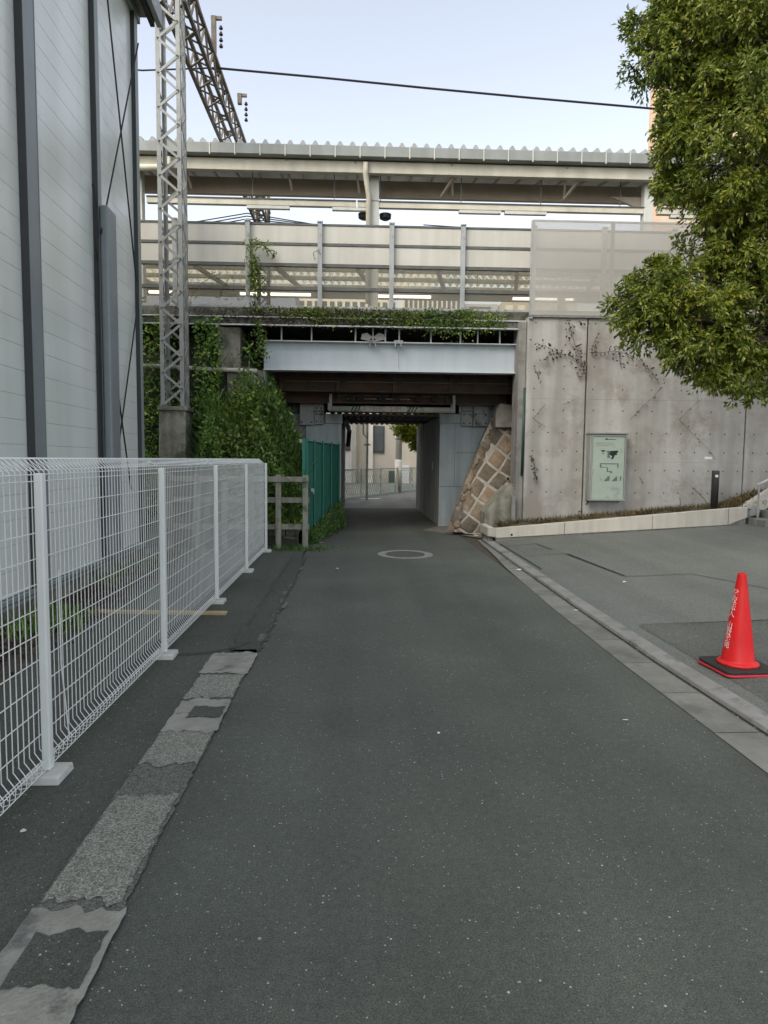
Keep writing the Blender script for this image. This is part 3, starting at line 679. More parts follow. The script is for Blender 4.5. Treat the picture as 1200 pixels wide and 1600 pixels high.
b = B(); b.box(-.70, -.31, 15.58, 15.655, 2.364, 2.58); build('cap_band', b, 'abut_blue', la, bevel=.008)
b = B(); b.box(-1.9, -.72, 15.66, 16.4, 2.6, 3.0); build('seat_block', b, 'concrete_dirty', la)
for x0, x1, z0, z1 in ((-1.28, -.96, 2.32, 2.92), (-.95, -.74, 2.64, 2.88), (-.95, -.74, 2.34, 2.625)):
    b = B(); b.box(x0, x1, 15.50, 15.575, z0, z1); q = build('bearing_plate', b, 'plate', la, bevel=.006)
    bo = B()
    for bx in (x0+.05, x1-.05):
        for bz in (z0+.06, z1-.06): bo.path([(bx, 15.495, bz), (bx, 15.47, bz)], .018, 8)
    build('bolt', bo, 'black_iron', q)
b = B(); b.box(-1.3, -.75, 15.45, 15.60, 2.94, 3.0); build('bracket', b, 'plate', la)
# concrete bearing block left of the front girder and battered wing wall
b = B(RS); b.box(-2.55, -1.80, 13.55, 14.7, 1.2, 3.28); b.box(-2.75, -2.3, 13.62, 14.5, 3.3, 4.13)
tag(build('bearing_block', b, 'concrete_old', bevel=.012), 'old concrete bearing block under left end of the pale girder', 'concrete block')
b = B(); b.prism([(-1.75, 14.2, 0), (-.98, 14.2, 0), (-.98, 14.2, 1.1), (-1.30, 14.2, 2.02), (-1.62, 14.2, 2.1)], (0, 1.35, 0))
tag(build('wing_wall', b, 'concrete_old', bevel=.02), 'battered concrete wing wall among bushes left of the underpass', 'wall')
b = B(RS); b.path([(-2.75, 13.5, 3.28), (-1.95, 13.5, 3.26)], .045, 10); b.path([(-4.6, 13.5, 3.33), (-3.9, 13.5, 3.33)], .045, 10); b.path([(-3.9, 13.5, 3.33), (-2.75, 13.5, 3.28)], .043, 10)
pp = tag(build('white_pipe', b, 'dirty_white', smooth=True), 'white wrapped pipe running along the left bank at girder bottom', 'pipe')

# height limit bar
hb = thing('height_limit_bar', 'cream height limit bar with hazard stripes across the underpass mouth', 'barrier', (.8, 15, 2.6))
b = B(); b.path([(-.55, 15.0, 2.655), (2.16, 15.0, 2.655)], .065, 14); build('bar', b, 'bar_cream', hb, smooth=True)
for x in (-.56, 2.17):
    b = B(); b.box(x-.03, x+.03, 14.96, 15.06, 2.60, 2.98); b.path([(x-.05, 14.98, 2.62), (x-.05, 14.98, 2.78)], .02, 8); build('hanger', b, 'plate', hb)
b = B(); b.box(.11, .60, 14.925, 14.932, 2.60, 2.715); b.box(.625, 1.12, 14.925, 14.932, 2.60, 2.715); build('sign_plate', b, 'sign_white', hb)
def flat_text(body, size, cx, cz, y, m, parent, name='lettering', sx=1):
    vs, fs = text_geo(body, size); b = B(); b.add([(cx+v[0]*sx, y, cz+v[1]) for v in vs], fs); return build(name, b, m, parent)
flat_text('高さ制限', .115, .355, 2.657, 14.921, 'ink_faded', hb); flat_text('2.4M', .125, .87, 2.657, 14.921, 'ink_faded', hb)
b = B()
for x0 in (-.12, -.05, .02, 1.14, 1.21, 1.28):
    b.prism([(x0, 14.928, 2.605), (x0+.03, 14.928, 2.605), (x0+.085, 14.928, 2.71), (x0+.055, 14.928, 2.71)], (0, .006, 0))
build('hazard_stripe', b, 'ink', hb)

# ================================================================== NOISE BARRIER
nb_ = thing('noise_barrier', 'trackside barrier of cream panels over clear panes on the bridge', 'barrier', (-1, 13.8, 4.5))
BX = [.69+1.425*k for k in range(-6, 7)]
first = None
for x in BX:
    if first is None:
        b = B(RS); b.box(x-.045, x+.045, 13.70, 13.76, 4.36, 6.22); b.box(x-.055, x+.055, 13.68, 13.76, 6.2, 6.23)
        first = build('post', b, 'post_grey', nb_, bevel=.004); fx = x
    else:
        c = first.copy(); COL.objects.link(c); c.parent = nb_; c.location = (x-fx, (x-fx)*RS, 0)
def sheetbay(xa, xb, z0, z1, y0, y1): b = B(RS); b.box(xa, xb, y0, y1, z0, z1); return b
for xa, xb in zip(BX, BX[1:]):
    a, c = xa+.005, xb-.005
    for z0, z1 in ((5.83, 6.16), (5.43, 5.77)):
        build('panel', sheetbay(a, c, z0, z1, 13.79, 13.83), 'barrier_panel', nb_, bevel=.004)
    for z0, z1 in ((4.98, 5.36), (4.60, 4.90)):
        build('pane', sheetbay(a, c, z0, z1, 13.80, 13.806), 'barrier_glass', nb_)
for z0, z1 in ((6.165, 6.20), (5.775, 5.825), (5.365, 5.425), (4.905, 4.975), (4.53, 4.595)):
    build('rail', sheetbay(BX[0]-1, BX[-1]+1, z0, z1, 13.775, 13.85), 'barrier_rail' if z0 > 4.6 else 'post_grey', nb_)
# perforated screen on the concrete wall
ps = thing('perforated_screen', 'grey perforated metal screen standing on the concrete retaining wall', 'screen', (6, 13.3, 4.3))
b = B(RS); b.box(3.40, 14, 13.285, 13.288, 4.40, 6.21); build('mesh_sheet', b, 'perforated', ps)
b = B(RS)
for x in (3.41, 4.98, 6.55, 8.1, 9.7): b.box(x-.03, x+.03, 13.30, 13.36, 4.33, 6.2)
build('frame_post', b, 'post_grey', ps)
b = B(RS)
for z in (4.42, 6.19): b.box(3.40, 14, 13.30, 13.34, z-.015, z+.015)
build('frame_rail', b, 'canopy_white', ps)

# ================================================================== CONCRETE WALL (right)
cw = thing('retaining_wall', 'tall grey concrete retaining wall with tie holes behind the planter', 'wall', (6, 13.4, 0))
for x0, x1 in ((3.37, 4.545), (4.575, 7.81), (7.835, 11.5), (11.53, 40)):
    b = B(RS); b.box(x0, x1, 13.35, 13.75, -.05, 4.36); build('panel', b, 'concrete_wall', cw, bevel=.008)
b = B(RS); b.box(4.53, 4.59, 13.40, 13.5, 0, 4.35); b.box(7.80, 7.84, 13.40, 13.5, 0, 4.35); build('joint_filler', b, 'dark_line', cw)
b = B(RS)
rows = [(4.26, .60), (3.84, .60), (3.42, .60), (2.98, .60), (2.56, .60), (2.12, .30), (1.75, .30), (1.38, .30), (.93, .30)]
for z, dx in rows:
    x = 3.52
    while x < 11.4:
        if abs(x-4.56) > .08 and abs(x-7.82) > .08: b.path([(x, 13.351, z), (x, 13.3475, z)], .014, 8)
        x += dx*random.choice((1, 1, 1, 1, .98))
build('tie_hole', b, 'crack', cw)
b = B(RS)
for z in (4.395,): b.box(3.38, 30, 13.30, 13.8, 4.362, 4.39)
build('coping', b, 'concrete_grey', cw)
b = B(RS); b.box(4.60, 7.8, 13.3485, 13.3495, 2.78, 2.785); b.box(4.60, 7.8, 13.3485, 13.3495, 1.55, 1.553); b.box(3.42, 4.53, 13.3485, 13.3495, 2.78, 2.784); build('form_line', b, 'concrete_grey', cw)
b = B(); b.path([(3.33, 13.38, 1.25), (3.345, 13.38, 3.0)], .022, 8); tag(build('green_pipe', b, 'dkgreen', smooth=True), 'thin dark green upright pipe at left edge of the concrete wall', 'pipe')
b = B(); b.box(3.22, 3.36, 13.4, 13.9, -.02, 4.3); tag(build('wall_end_strip', b, 'concrete_grey', bevel=.01), 'narrow grey concrete upright between stone slope and retaining wall', 'wall')
# sticker
b = B(RS); b.box(7.02, 7.17, 13.342, 13.346, 1.62, 1.67); tag(build('wall_sticker', b, 'white_paint'), 'small white strip stuck on the concrete wall above dark bollard', 'sticker')

# stone slope (batter) with mortar net
sw = thing('stone_slope', 'brown stone revetment with pale mortar joints right of the underpass', 'wall', (2.8, 14.5, 0))
def sp(px, py, dy=0):   # batter: foot at 13.95, crest at 15.0
    t = (838-py)/190.0; return at(px, py, 13.75+1.25*t+dy, 0)
out = [(705, 830), (712, 800), (728, 752), (742, 716), (757, 678), (768, 656), (776, 648), (804, 650), (806, 700), (806, 755), (800, 765), (759, 802), (756, 836), (730, 834)]
b = B(); P = [sp(*p) for p in out]; b.prism(P, (.10, .8, 0)); build('mortar_bed', b, 'mortar', sw)
HP = [((697, 830), (768, 648)), ((776, 652), (804, 652)), ((805, 650), (805, 800)), ((804, 756), (757, 802)), ((756, 800), (755, 836)), ((800, 832), (700, 832))]
def clip(poly, a, c):     # keep the side to the right of a->c as seen on the picture plane
    out = []; f = lambda p: (c[0]-a[0])*(p[1]-a[1])-(c[1]-a[1])*(p[0]-a[0])
    for i, p in enumerate(poly):
        q = poly[(i+1) % len(poly)]; fp, fq = f(p), f(q)
        if fp >= 0: out.append(p)
        if (fp >= 0) != (fq >= 0): t = fp/(fp-fq); out.append((p[0]+(q[0]-p[0])*t, p[1]+(q[1]-p[1])*t))
    return out
va, vb = (18.5, 13.5), (-15.5, 22.5)
cor_ = {}
def node(i, j):
    if (i, j) not in cor_: cor_[(i, j)] = (775+va[0]*i+vb[0]*j+random.uniform(-2.2, 2.2), 699+va[1]*i+vb[1]*j+random.uniform(-2.2, 2.2))
    return cor_[(i, j)]
b = B()
for i in range(-6, 8):
    for j in range(-6, 8):
        q = [node(i, j), node(i+1, j), node(i+1, j+1), node(i, j+1)]; cx_ = sum(p[0] for p in q)/4; cy_ = sum(p[1] for p in q)/4
        big_ = []
        for k in range(4):     # chipped edges: mid points wander a little
            p, r = q[k], q[(k+1) % 4]; big_ += [p, ((p[0]+r[0])/2+random.uniform(-.8, .8), (p[1]+r[1])/2+random.uniform(-.8, .8))]
        q = [(cx_+(p[0]-cx_)*.86, cy_+(p[1]-cy_)*.86) for p in big_]
        for h0, h1 in HP[:3]+[HP[3] if cx_ > 757 else HP[4], HP[5]]: q = clip(q, h0, h1) if q else q
        if len(q) < 3: continue
        ar = abs(sum(q[k][0]*q[(k+1) % len(q)][1]-q[(k+1) % len(q)][0]*q[k][1] for k in range(len(q))))/2
        if ar < 25: continue
        cx_ = sum(p[0] for p in q)/len(q); cy_ = sum(p[1] for p in q)/len(q); n_ = len(q); hh = random.uniform(.02, .05)
        ring0 = [sp(x, y, .0) for x, y in q]; ring1 = [sp(cx_+(x-cx_)*.93, cy_+(y-cy_)*.93, -hh*.7) for x, y in q]; ring2 = [sp(cx_+(x-cx_)*.6, cy_+(y-cy_)*.6, -hh) for x, y in q]; ctr = sp(cx_, cy_, -hh*random.uniform(.9, 1.25))
        b.add(ring0+ring1+ring2+[ctr], [(k, (k+1) % n_, n_+(k+1) % n_, n_+k) for k in range(n_)]+[(n_+k, n_+(k+1) % n_, 2*n_+(k+1) % n_, 2*n_+k) for k in range(n_)]+[(2*n_+k, 2*n_+(k+1) % n_, 3*n_) for k in range(n_)])
for k in range(44):      # rough unsquared rocks along the inner edge
    t = random.random(); ex, ey = 705+(775-705)*t-7*math.sin(math.pi*t), 826-(826-654)*t; cx_, cy_ = ex+random.uniform(1, 9), ey+random.uniform(-3, 3); rr_ = random.uniform(4, 7.5); n_ = 7
    q = [(cx_+rr_*random.uniform(.7, 1.1)*math.cos(-2*math.pi*i/n_), cy_+rr_*1.25*random.uniform(.7, 1.1)*math.sin(-2*math.pi*i/n_)) for i in range(n_)]
    for h0, h1 in HP[:3]+[HP[5]]: q = clip(q, h0, h1) if q else q
    if len(q) < 4: continue
    n_ = len(q); cx_ = sum(p[0] for p in q)/n_; cy_ = sum(p[1] for p in q)/n_; hh = random.uniform(.02, .06)
    b.add([sp(x, y, .0) for x, y in q]+[sp(cx_+(x-cx_)*.75, cy_+(y-cy_)*.75, -hh) for x, y in q]+[sp(cx_, cy_, -hh*1.1)], [(i, (i+1) % n_, n_+(i+1) % n_, n_+i) for i in range(n_)]+[(n_+i, n_+(i+1) % n_, 2*n_) for i in range(n_)])
build('stone_blocks', b, 'stone', sw)
b = B(); c0 = sp(793, 748, -.03); b.path([c0+Vector((0, .05, 0)), c0+Vector((0, -.03, 0))], .05, 14); q = build('drain_collar', b, 'mortar', sw)
b = B(); b.path([c0+Vector((0, -.031, 0)), c0+Vector((0, -.034, 0))], .03, 14); build('drain_hole', b, 'black_iron', q)
b = B(); b.prism([at(774, 668, 14.7, 0), at(803, 668, 14.7, 0), at(803, 633, 14.7, 0), at(781, 630, 14.7, 0), at(775, 640, 14.7, 0)], (0, .5, 0))
build('crest_block', b, 'mortar', sw, bevel=.03)
b = B(); b.prism([at(757, 838, 13.42, 0), at(757, 801, 13.42, 0), at(792, 762, 13.42, 0), at(802, 757, 13.42, 0), at(812, 757, 13.42, 0), at(812, 838, 13.42, 0)], (0, .6, 0))
cb = tag(build('sloped_concrete_block', b, 'concrete_old', bevel=.015), 'mottled concrete block with slanted top at foot of the stone slope', 'concrete block')
b = B(); b.box(3.12, 3.2, 13.28, 13.38, .05, .85); tag(build('utility_conduit', b, 'concrete_grey', bevel=.01), 'short grey upright conduit before the slanted concrete block', 'pipe')

# ================================================================== PLANTER
pl = thing('planter', 'long cream concrete planter wall rising along the retaining wall', 'planter', (4.5, 12.6, 0))
def fr(x): return 12.42+RS*(x-2.63)      # front plane
def topz(x): return .285+(x-2.63)*.092
def botz(x): return .10+(x-2.63)*.063
for x0, x1 in ((2.63, 3.93), (3.94, 5.6), (5.61, 7.05)):
    b = B()
    xs2 = [x0, x1]
    b.hexa([(x0, fr(x0), botz(x0)), (x1, fr(x1), botz(x1)), (x1, fr(x1)+.12, botz(x1)), (x0, fr(x0)+.12, botz(x0)), (x0, fr(x0), topz(x0)), (x1, fr(x1), topz(x1)), (x1, fr(x1)+.12, topz(x1)), (x0, fr(x0)+.12, topz(x0))])
    build('front_wall', b, 'planter', pl, bevel=.008)
b = B(); b.hexa([(7.06, fr(7.06), botz(7.06)), (7.42, fr(7.4), botz(7.4)+.12), (7.42, fr(7.4)+.12, botz(7.4)+.12), (7.06, fr(7.06)+.12, botz(7.06)), (7.06, fr(7.06), topz(7.06)), (7.42, fr(7.4), topz(7.4)), (7.42, fr(7.4)+.12, topz(7.4)), (7.06, fr(7.06)+.12, topz(7.06))])
build('front_wall', b, 'planter', pl, bevel=.008)
b = B(); b.hexa([(2.51, 12.60, .115), (2.629, 12.44, .115), (2.629, 13.35, .115), (2.51, 13.35, .115), (2.51, 12.6, .285), (2.629, 12.44, .285), (2.629, 13.35, .285), (2.51, 13.35, .285)])
build('end_wall', b, 'planter', pl, bevel=.008)
b = B(); b.hexa([(2.64, fr(2.64)+.02, -.02), (7.4, fr(7.4)+.02, .1), (7.4, fr(7.4)+.11, .1), (2.64, fr(2.64)+.11, -.02), (2.64, fr(2.64)+.02, botz(2.64)), (7.4, fr(7.4)+.02, botz(7.4)+.1), (7.4, fr(7.4)+.11, botz(7.4)+.1), (2.64, fr(2.64)+.11, botz(2.64))])
b.box(2.53, 2.62, 12.62, 13.3, -.02, .113); build('footing', b, 'planter_base', pl)
b = B(); b.grid(lambda u, v: (u, v+RS*u, topz(u)-.05+.05*math.sin(u*7)*math.sin(v*9)), [2.64+.35*i for i in range(15)], [12.5, 12.8, 13.1, 13.3]); build('soil', b, 'ground_soil', pl)
b = B(); b.path([(2.93, fr(2.93)-.002, .165), (2.93, fr(2.93)-.004, .165)], .022, 12); build('drain_hole', b, 'black_iron', pl)
# stair at the right edge
stt = thing('stair', 'concrete steps rising beyond the right end of the planter', 'stairs', (8, 12.6, .3))
for k in range(4):
    b = B(); x0 = 7.47+k*.32; b.box(x0, 13, 11.9, 13.30, .2, .36+.15*(k+1)); build('step', b, 'concrete_grey', stt, bevel=.012)
b = B(); b.prism([(7.43, 12.58, .40), (7.95, 12.58, .70), (10, 12.58, 1.75), (10, 12.58, 2.1), (7.95, 12.58, 1.05), (7.43, 12.58, .72)], (0, .13, 0)); build('stringer_wall', b, 'planter', stt, bevel=.008)
hr = thing('handrail', 'pale metal handrail beside the steps at the right edge', 'handrail', (7.7, 12.5, .5))
b = B(); b.path([(7.62, 12.45, 1.14), (7.75, 12.45, 1.20), (9.5, 12.45, 2.15)], .02, 8); build('rail', b, 'canopy_white', hr, smooth=True)
b = B(); b.path([(7.66, 12.45, .45), (7.66, 12.45, 1.15)], .018, 8); b.path([(8.6, 12.45, .95), (8.6, 12.45, 1.65)], .018, 8); build('post', b, 'plate', hr)
b = B(); b.box(7.5, 7.72, 12.5, 12.575, .55, .70); build('fixing_box', b, 'plate', hr)
# bollard
bo = thing('bollard', 'dark brown cylindrical bollard standing in the planter', 'bollard', (7.02, 12.85, .58))
b = B(); b.lathe((7.02, 12.85, .58), [(.07, 0), (.07, .80), (.066, .815), (.05, .82)], 20); build('shaft', b, 'bollard', bo, smooth=True)
b = B(); b.box(6.975, 7.03, 12.768, 12.776, 1.27, 1.315); build('label_plate', b, 'white_paint', bo)

# notice board
no_ = thing('notice_board', 'weathered green glazed notice board mounted on the concrete wall', 'notice board', (4.9, 13.3, .7))
nx0, nx1, nz0, nz1 = 4.64, 5.31, .77, 2.07
b = B(RS); b.box(nx0-.03, nx1+.03, 13.14, 13.348, nz0, nz1+.02); build('case', b, 'board_frame', no_, bevel=.01)
b = B(RS); b.box(nx0-.05, nx1+.05, 13.10, 13.345, nz1+.022, nz1+.05); build('hood', b, 'board_frame', no_, bevel=.004)
b = B(RS); b.box(nx0+.02, nx1-.02, 13.130, 13.137, nz0+.05, nz1-.02); fc = build('face', b, 'board_face', no_)
b = B(RS)
for x in (nx0-.012, nx1-.012): b.box(x, x+.024, 13.112, 13.13, nz0+.01, nz1)
b.box(nx0+.012, nx1-.012, 13.112, 13.13, nz1-.022, nz1); b.box(nx0+.012, nx1-.012, 13.112, 13.13, nz0+.01, nz0+.05); build('door_frame', b, 'board_frame', no_, bevel=.003)
def NP(u, v): return (nx0+.02+(nx1-nx0-.04)*u, 13.1285, nz1-.02-(nz1-nz0-.07)*v)
def npoly(name, polys, m):
    b = B(RS)
    for po_ in polys: b.prism([NP(*q) for q in po_], (0, -.002, 0))
    build(name, b, m, fc)
npoly('map_print', [[(.24, .225), (.40, .225), (.36, .25), (.30, .25)], [(.30, .27), (.35, .27), (.33, .29)], [(.55, .235), (.80, .225), (.80, .26), (.76, .262), (.77, .30), (.70, .30), (.66, .355), (.58, .37), (.62, .32), (.52, .29)]], 'board_black')
npoly('map_print', [[(.42, .232), (.53, .232), (.53, .31), (.57, .345), (.46, .345), (.47, .26)], [(.24, .432), (.83, .432), (.83, .447), (.24, .447)], [(.24, .45), (.285, .45), (.285, .505), (.24, .505)], [(.285, .49), (.47, .49), (.47, .50), (.285, .50)], [(.46, .50), (.50, .50), (.50, .555), (.62, .555), (.64, .59), (.58, .59), (.56, .57), (.46, .57)], [(.79, .45), (.83, .45), (.82, .52), (.79, .50)],
     [(.25, .67), (.31, .70), (.30, .715)], [(.38, .72), (.50, .64), (.57, .635), (.55, .715)], [(.62, .72), (.76, .645), (.80, .64), (.80, .715)], [(.89, .64), (.93, .64), (.92, .71), (.885, .71)]], 'board_green')
npoly('writing', [[(.36, .045), (.44, .03), (.46, .045), (.72, .045), (.72, .052), (.47, .055), (.42, .06)]], 'ink')
npoly('writing', [[(.08, .10+.02*k), (.55+.1*random.random(), .10+.02*k), (.55, .106+.02*k), (.08, .106+.02*k)] for k in range(3)]+[[(.6, .82+.018*k), (.9, .82+.018*k), (.9, .825+.018*k), (.6, .825+.018*k)] for k in range(3)], 'board_frame')
b = B(RS); b.path([(nx0, 13.2, nz0-.0), (nx0-.02, 13.3, nz0-.08)], .012, 6); b.path([(nx1-.1, 13.15, nz0), (nx1-.1, 13.15, nz0-.03)], .015, 6); build('stay', b, 'dark_line', no_)

# ================================================================== LATTICE MAST + GANTRY
ga = thing('catenary_gantry', 'riveted lattice steel mast carrying a truss beam over the tracks', 'gantry', (-3.43, 13.15, 1.5))
mx0, mx1, my0, my1 = -3.69, -3.25, 13.0, 13.42
def mast(x0, x1, y0, y1, z0, z1, pitch=.30, m='lattice_steel', name='mast'):
    b = B(); w = .075; t = .012
    for cx, sx in ((x0, 1), (x1, -1)):
        for cy, sy in ((y0, 1), (y1, -1)):
            b.box(min(cx, cx+sx*w), max(cx, cx+sx*w), min(cy, cy+sy*t), max(cy, cy+sy*t), z0, z1)
            b.box(min(cx, cx+sx*t), max(cx, cx+sx*t), min(cy+sy*t, cy+sy*w), max(cy+sy*t, cy+sy*w), z0, z1)
    q = build(name, b, m, ga); b = B(); r = B(); z = z0+.02; k = 0
    while z+pitch < z1:
        for y, s in ((y0-.006, 1), (y1+.006, -1)):
            a, c = (x0+.04, x1-.04) if (k % 2 == 0) ^ (s < 0) else (x1-.04, x0+.04)
            b.beam((a, y, z), (c, y, z+pitch), .045, .010, (0, 1, 0))
            if s > 0: r.path([(a, y-.006, z), (a, y-.02, z)], .016, 6)
        for x, s in ((x0-.006, 1), (x1+.006, -1)):
            a, c = (y0+.04, y1-.04) if (k % 2 == 0) ^ (s < 0) else (y1-.04, y0+.04)
            b.beam((x, a, z), (x, c, z+pitch), .045, .010, (1, 0, 0))
        z += pitch; k += 1
    build('lacing', b, m, q); build('rivet', r, 'gantry_steel', q); return q
mast(mx0, mx1, my0, my1, 2.52, 11.6)
mast(-3.66, -3.22, 25.4, 25.8, 5.5, 11.2, .35, 'gantry_steel')
b = B(); b.hexa([(-3.74, 12.97, 1.55), (-3.22, 12.97, 1.55), (-3.22, 13.46, 1.55), (-3.74, 13.46, 1.55), (-3.72, 12.98, 2.43), (-3.22, 12.98, 2.43), (-3.22, 13.45, 2.43), (-3.72, 13.45, 2.43)])
b.box(-3.75, -3.18, 12.95, 13.48, 2.43, 2.51); b.box(-3.70, -3.20, 12.9, 13.5, .8, 1.56)
build('footing', b, 'concrete_old', ga, bevel=.015)
# beam along the road direction
b = B(); c = B(); X0, X1, Z0, Z1 = -3.64, -3.22, 9.95, 10.55
for x in (X0, X1):
    for z in (Z0, Z1): b.beam((x, 13.2, z), (x, 25.7, z), .07, .07)
q = build('truss_beam', b, 'gantry_steel', ga)
y = 13.3; k = 0; st = .42
while y < 25.3:
    for x in (X0, X1):
        za, zb = (Z0, Z1) if k % 2 else (Z1, Z0); c.beam((x, y, za), (x, y+st, zb), .02, .045, (1, 0, 0))
    for z in (Z0, Z1):
        xa, xb = (X0, X1) if k % 2 else (X1, X0); c.beam((xa, y, z), (xb, y+st, z), .045, .02)
    y += st; k += 1
build('lacing', c, 'gantry_steel', q)
def ins_post(y, x=-3.26, s=1, zt=11.45):
    b = B(); b.box(x-.05, x+.05, y-.05, y+.05, 10.5, zt); b.box(x-.06, x+.18, y-.03, y+.03, zt-.07, zt); q = build('insulator_post', b, 'gantry_steel', ga)
    b = B()
    for k in range(4): b.lathe((x+.16, y, zt-.28-.13*k), [(.02, 0), (.045, .02), (.045, .035), (.02, .09)], 10)
    build('insulator', b, 'black_iron', q)
ins_post(16.1); ins_post(17.95, -3.0, 1, 10.75); ins_post(14.1, -3.3, 1, 11.9)
b = B(); b.beam((-3.45, 13.5, 11.5), (-3.3, 17.5, 10.5), .05, .05); build('stay', b, 'gantry_steel', ga)
# overhead cables
b = B(); b.path([tuple(at(x, y, 16.2)) for x, y in ((335, 106), (500, 121), (670, 138), (830, 153), (1000, 168), (1200, 186), (1600, 222))], .024, 6)
b.path([tuple(at(335, 106, 16.2)), tuple(at(222, 110, 16.2)), (-20, 16, 11)], .018, 6); tag(build('feeder_cable', b, 'black_iron'), 'thick black cable sagging across the sky above the platform roof', 'cable')

# ================================================================== STATION
def px2x(px, Y): return (px-555)/1050*Y
pf = thing('platform', 'concrete station platform and track bed behind the trackside barrier', 'platform', (2, 21, 4.3))
b = B(RS); b.box(-40, 60, 17.9, 21.7, 4.36, 5.5); build('slab', b, 'deck_concrete', pf)
b = B(RS); b.box(-40, 60, 13.9, 17.85, 4.32, 4.42); build('track_bed', b, 'soil_dark', pf)
b = B(RS); b.box(-40, -8, 27.5, 34, 4.5, 5.5); b.box(16, 60, 27.5, 34, 4.5, 5.5); build('far_deck', b, 'deck_concrete', pf)
cn = thing('platform_canopy', 'cream steel platform roof with white gutter and corrugated sheeting', 'roof', (2, 19, 5.5))
b = B(RS); b.box(-30, 40, 17.40, 17.62, 9.08, 9.33); gt = build('gutter', b, 'canopy_gutter', cn, bevel=.01)
b = B(RS); x = -8.0
while x < 12: b.box(x-.012, x+.012, 17.385, 17.398, 9.04, 9.33); x += .62
build('gutter_bracket', b, 'canopy_white', gt)
b = B(RS); b.box(-30, 40, 17.64, 17.80, 8.78, 9.06); build('fascia_beam', b, 'canopy_cream', cn, bevel=.01)
def crest(b, x, z0, y0, y1, w, h, dz):
    b.hexa([(x-w, y0, z0), (x+w, y0, z0), (x+w, y1, z0+dz), (x-w, y1, z0+dz), (x-w*.25, y0, z0+h), (x+w*.25, y0, z0+h), (x+w*.25, y1, z0+h+dz), (x-w*.25, y1, z0+h+dz)])
b = B(RS); x = -8.5
while x < 14: crest(b, x, 9.34, 17.5, 22.8, .10, .13, .9); x += .31
b.hexa([(-30, 17.5, 9.332), (40, 17.5, 9.332), (40, 22.8, 10.232), (-30, 22.8, 10.232), (-30, 17.5, 9.35), (40, 17.5, 9.35), (40, 22.8, 10.25), (-30, 22.8, 10.25)])
build('roof_sheet', b, 'roof_sheet', cn)
b = B(RS); x = -9
while x < 14: b.beam((x, 17.82, 9.22), (x, 22.5, 10.02), .05, .10); x += .62
build('rafter', b, 'canopy_under', cn)
b = B(RS); b.box(-30, 40, 17.82, 17.9, 9.08, 9.2); build('purlin', b, 'canopy_under', cn)
b = B(RS); b.hexa([(-30, 18.6, 8.55), (40, 18.6, 8.55), (40, 18.75, 8.55), (-30, 18.75, 8.55), (-30, 18.6, 8.98), (40, 18.6, 8.98), (40, 18.75, 8.98), (-30, 18.75, 8.98)]); build('inner_beam', b, 'canopy_under', cn, bevel=.01)
for i, x in enumerate((-5.62, .44, 7.64, 14.5)):
    b = B(RS); b.box(x-.12, x+.12, 17.95, 18.2, 5.5, 9.05); q = build('column', b, 'canopy_white', cn, bevel=.01)
    b = B(RS)
    b.prism([(x-.10, 18.22, 8.56), (x-.9, 18.22, 8.56+.0), (x-.10, 18.22, 8.0+.25)] if i == 2 else [(x-.09, 18.22, 8.56), (x-.16, 18.22, 8.56), (x-.09, 18.22, 8.3)], (0, .08, 0)); build('gusset', b, 'canopy_under', q)
for x in (.20, -5.3):
    b = B(RS)
    if x > 0: b.path([(x, 17.55, 9.0), (x, 17.6, 8.75), (x+.09, 17.85, 8.3), (x+.09, 17.9, 5.6)], .07, 10)
    else: b.path([(-4.7, 17.55, 9.0), (-4.7, 17.55, 8.82), (-4.78, 17.55, 8.75), (-6.4, 17.55, 8.72)], .08, 10)
    build('downpipe', b, 'canopy_cream', cn, smooth=True)
b = B(RS)
for x, z in ((-4.35, 8.62), (-1.75, 8.62), (.0, 8.6), (2.45, 8.6), (5.4, 8.6)):
    b.beam((x-.06, 17.62, z+.45), (x+.05, 18.2, z-.1), .05, .05)
b2 = B(RS)
for x, z in ((2.35, 8.6), (5.6, 8.6)): b2.beam((x+.2, 17.7, z+.3), (x-.15, 18.2, z-.15), .06, .06)
build('hanger', b, 'canopy_under', cn); build('hanger', b2, 'canopy_under', cn)
# lighting duct hung beneath
for xa, xb, dz in ((-5.4, 0, .0), (0, 7.6, -.0), (7.9, 12, 0)):
    b = B(RS); b.box(xa, xb-.03, 17.98, 18.12, 8.06+dz, 8.20+dz); build('light_duct', b, 'canopy_under' if xa < -99 else 'canopy_cream', cn, bevel=.006)
    b = B(RS); b.box(xa, xb-.03, 17.95, 18.15, 8.20+dz, 8.225+dz); build('duct_lid', b, 'barrier_rail', cn)
    x = xa+.6
    while x < xb-.3:
        b = B(RS); b.box(x-.01, x+.01, 18.03, 18.05, 8.23, 9.1); build('drop_rod', b, 'barrier_rail', cn); x += 2.1
for x in (-2.3, -.1, 3.2, 4.4, 8.8):
    b = B(RS); b.box(x-.55, x+.55, 17.99, 18.11, 7.98, 8.055); build('fluorescent_lamp', b, 'canopy_white', cn)
b = B(RS); b.lathe((.44-.26, 18.32, 7.86), [(.08, 0), (.15, .04), (.16, .15)], 12); b.lathe((.44+.30, 18.32, 7.86), [(.08, 0), (.15, .04), (.16, .15)], 12); build('speaker', b, 'black_iron', cn)
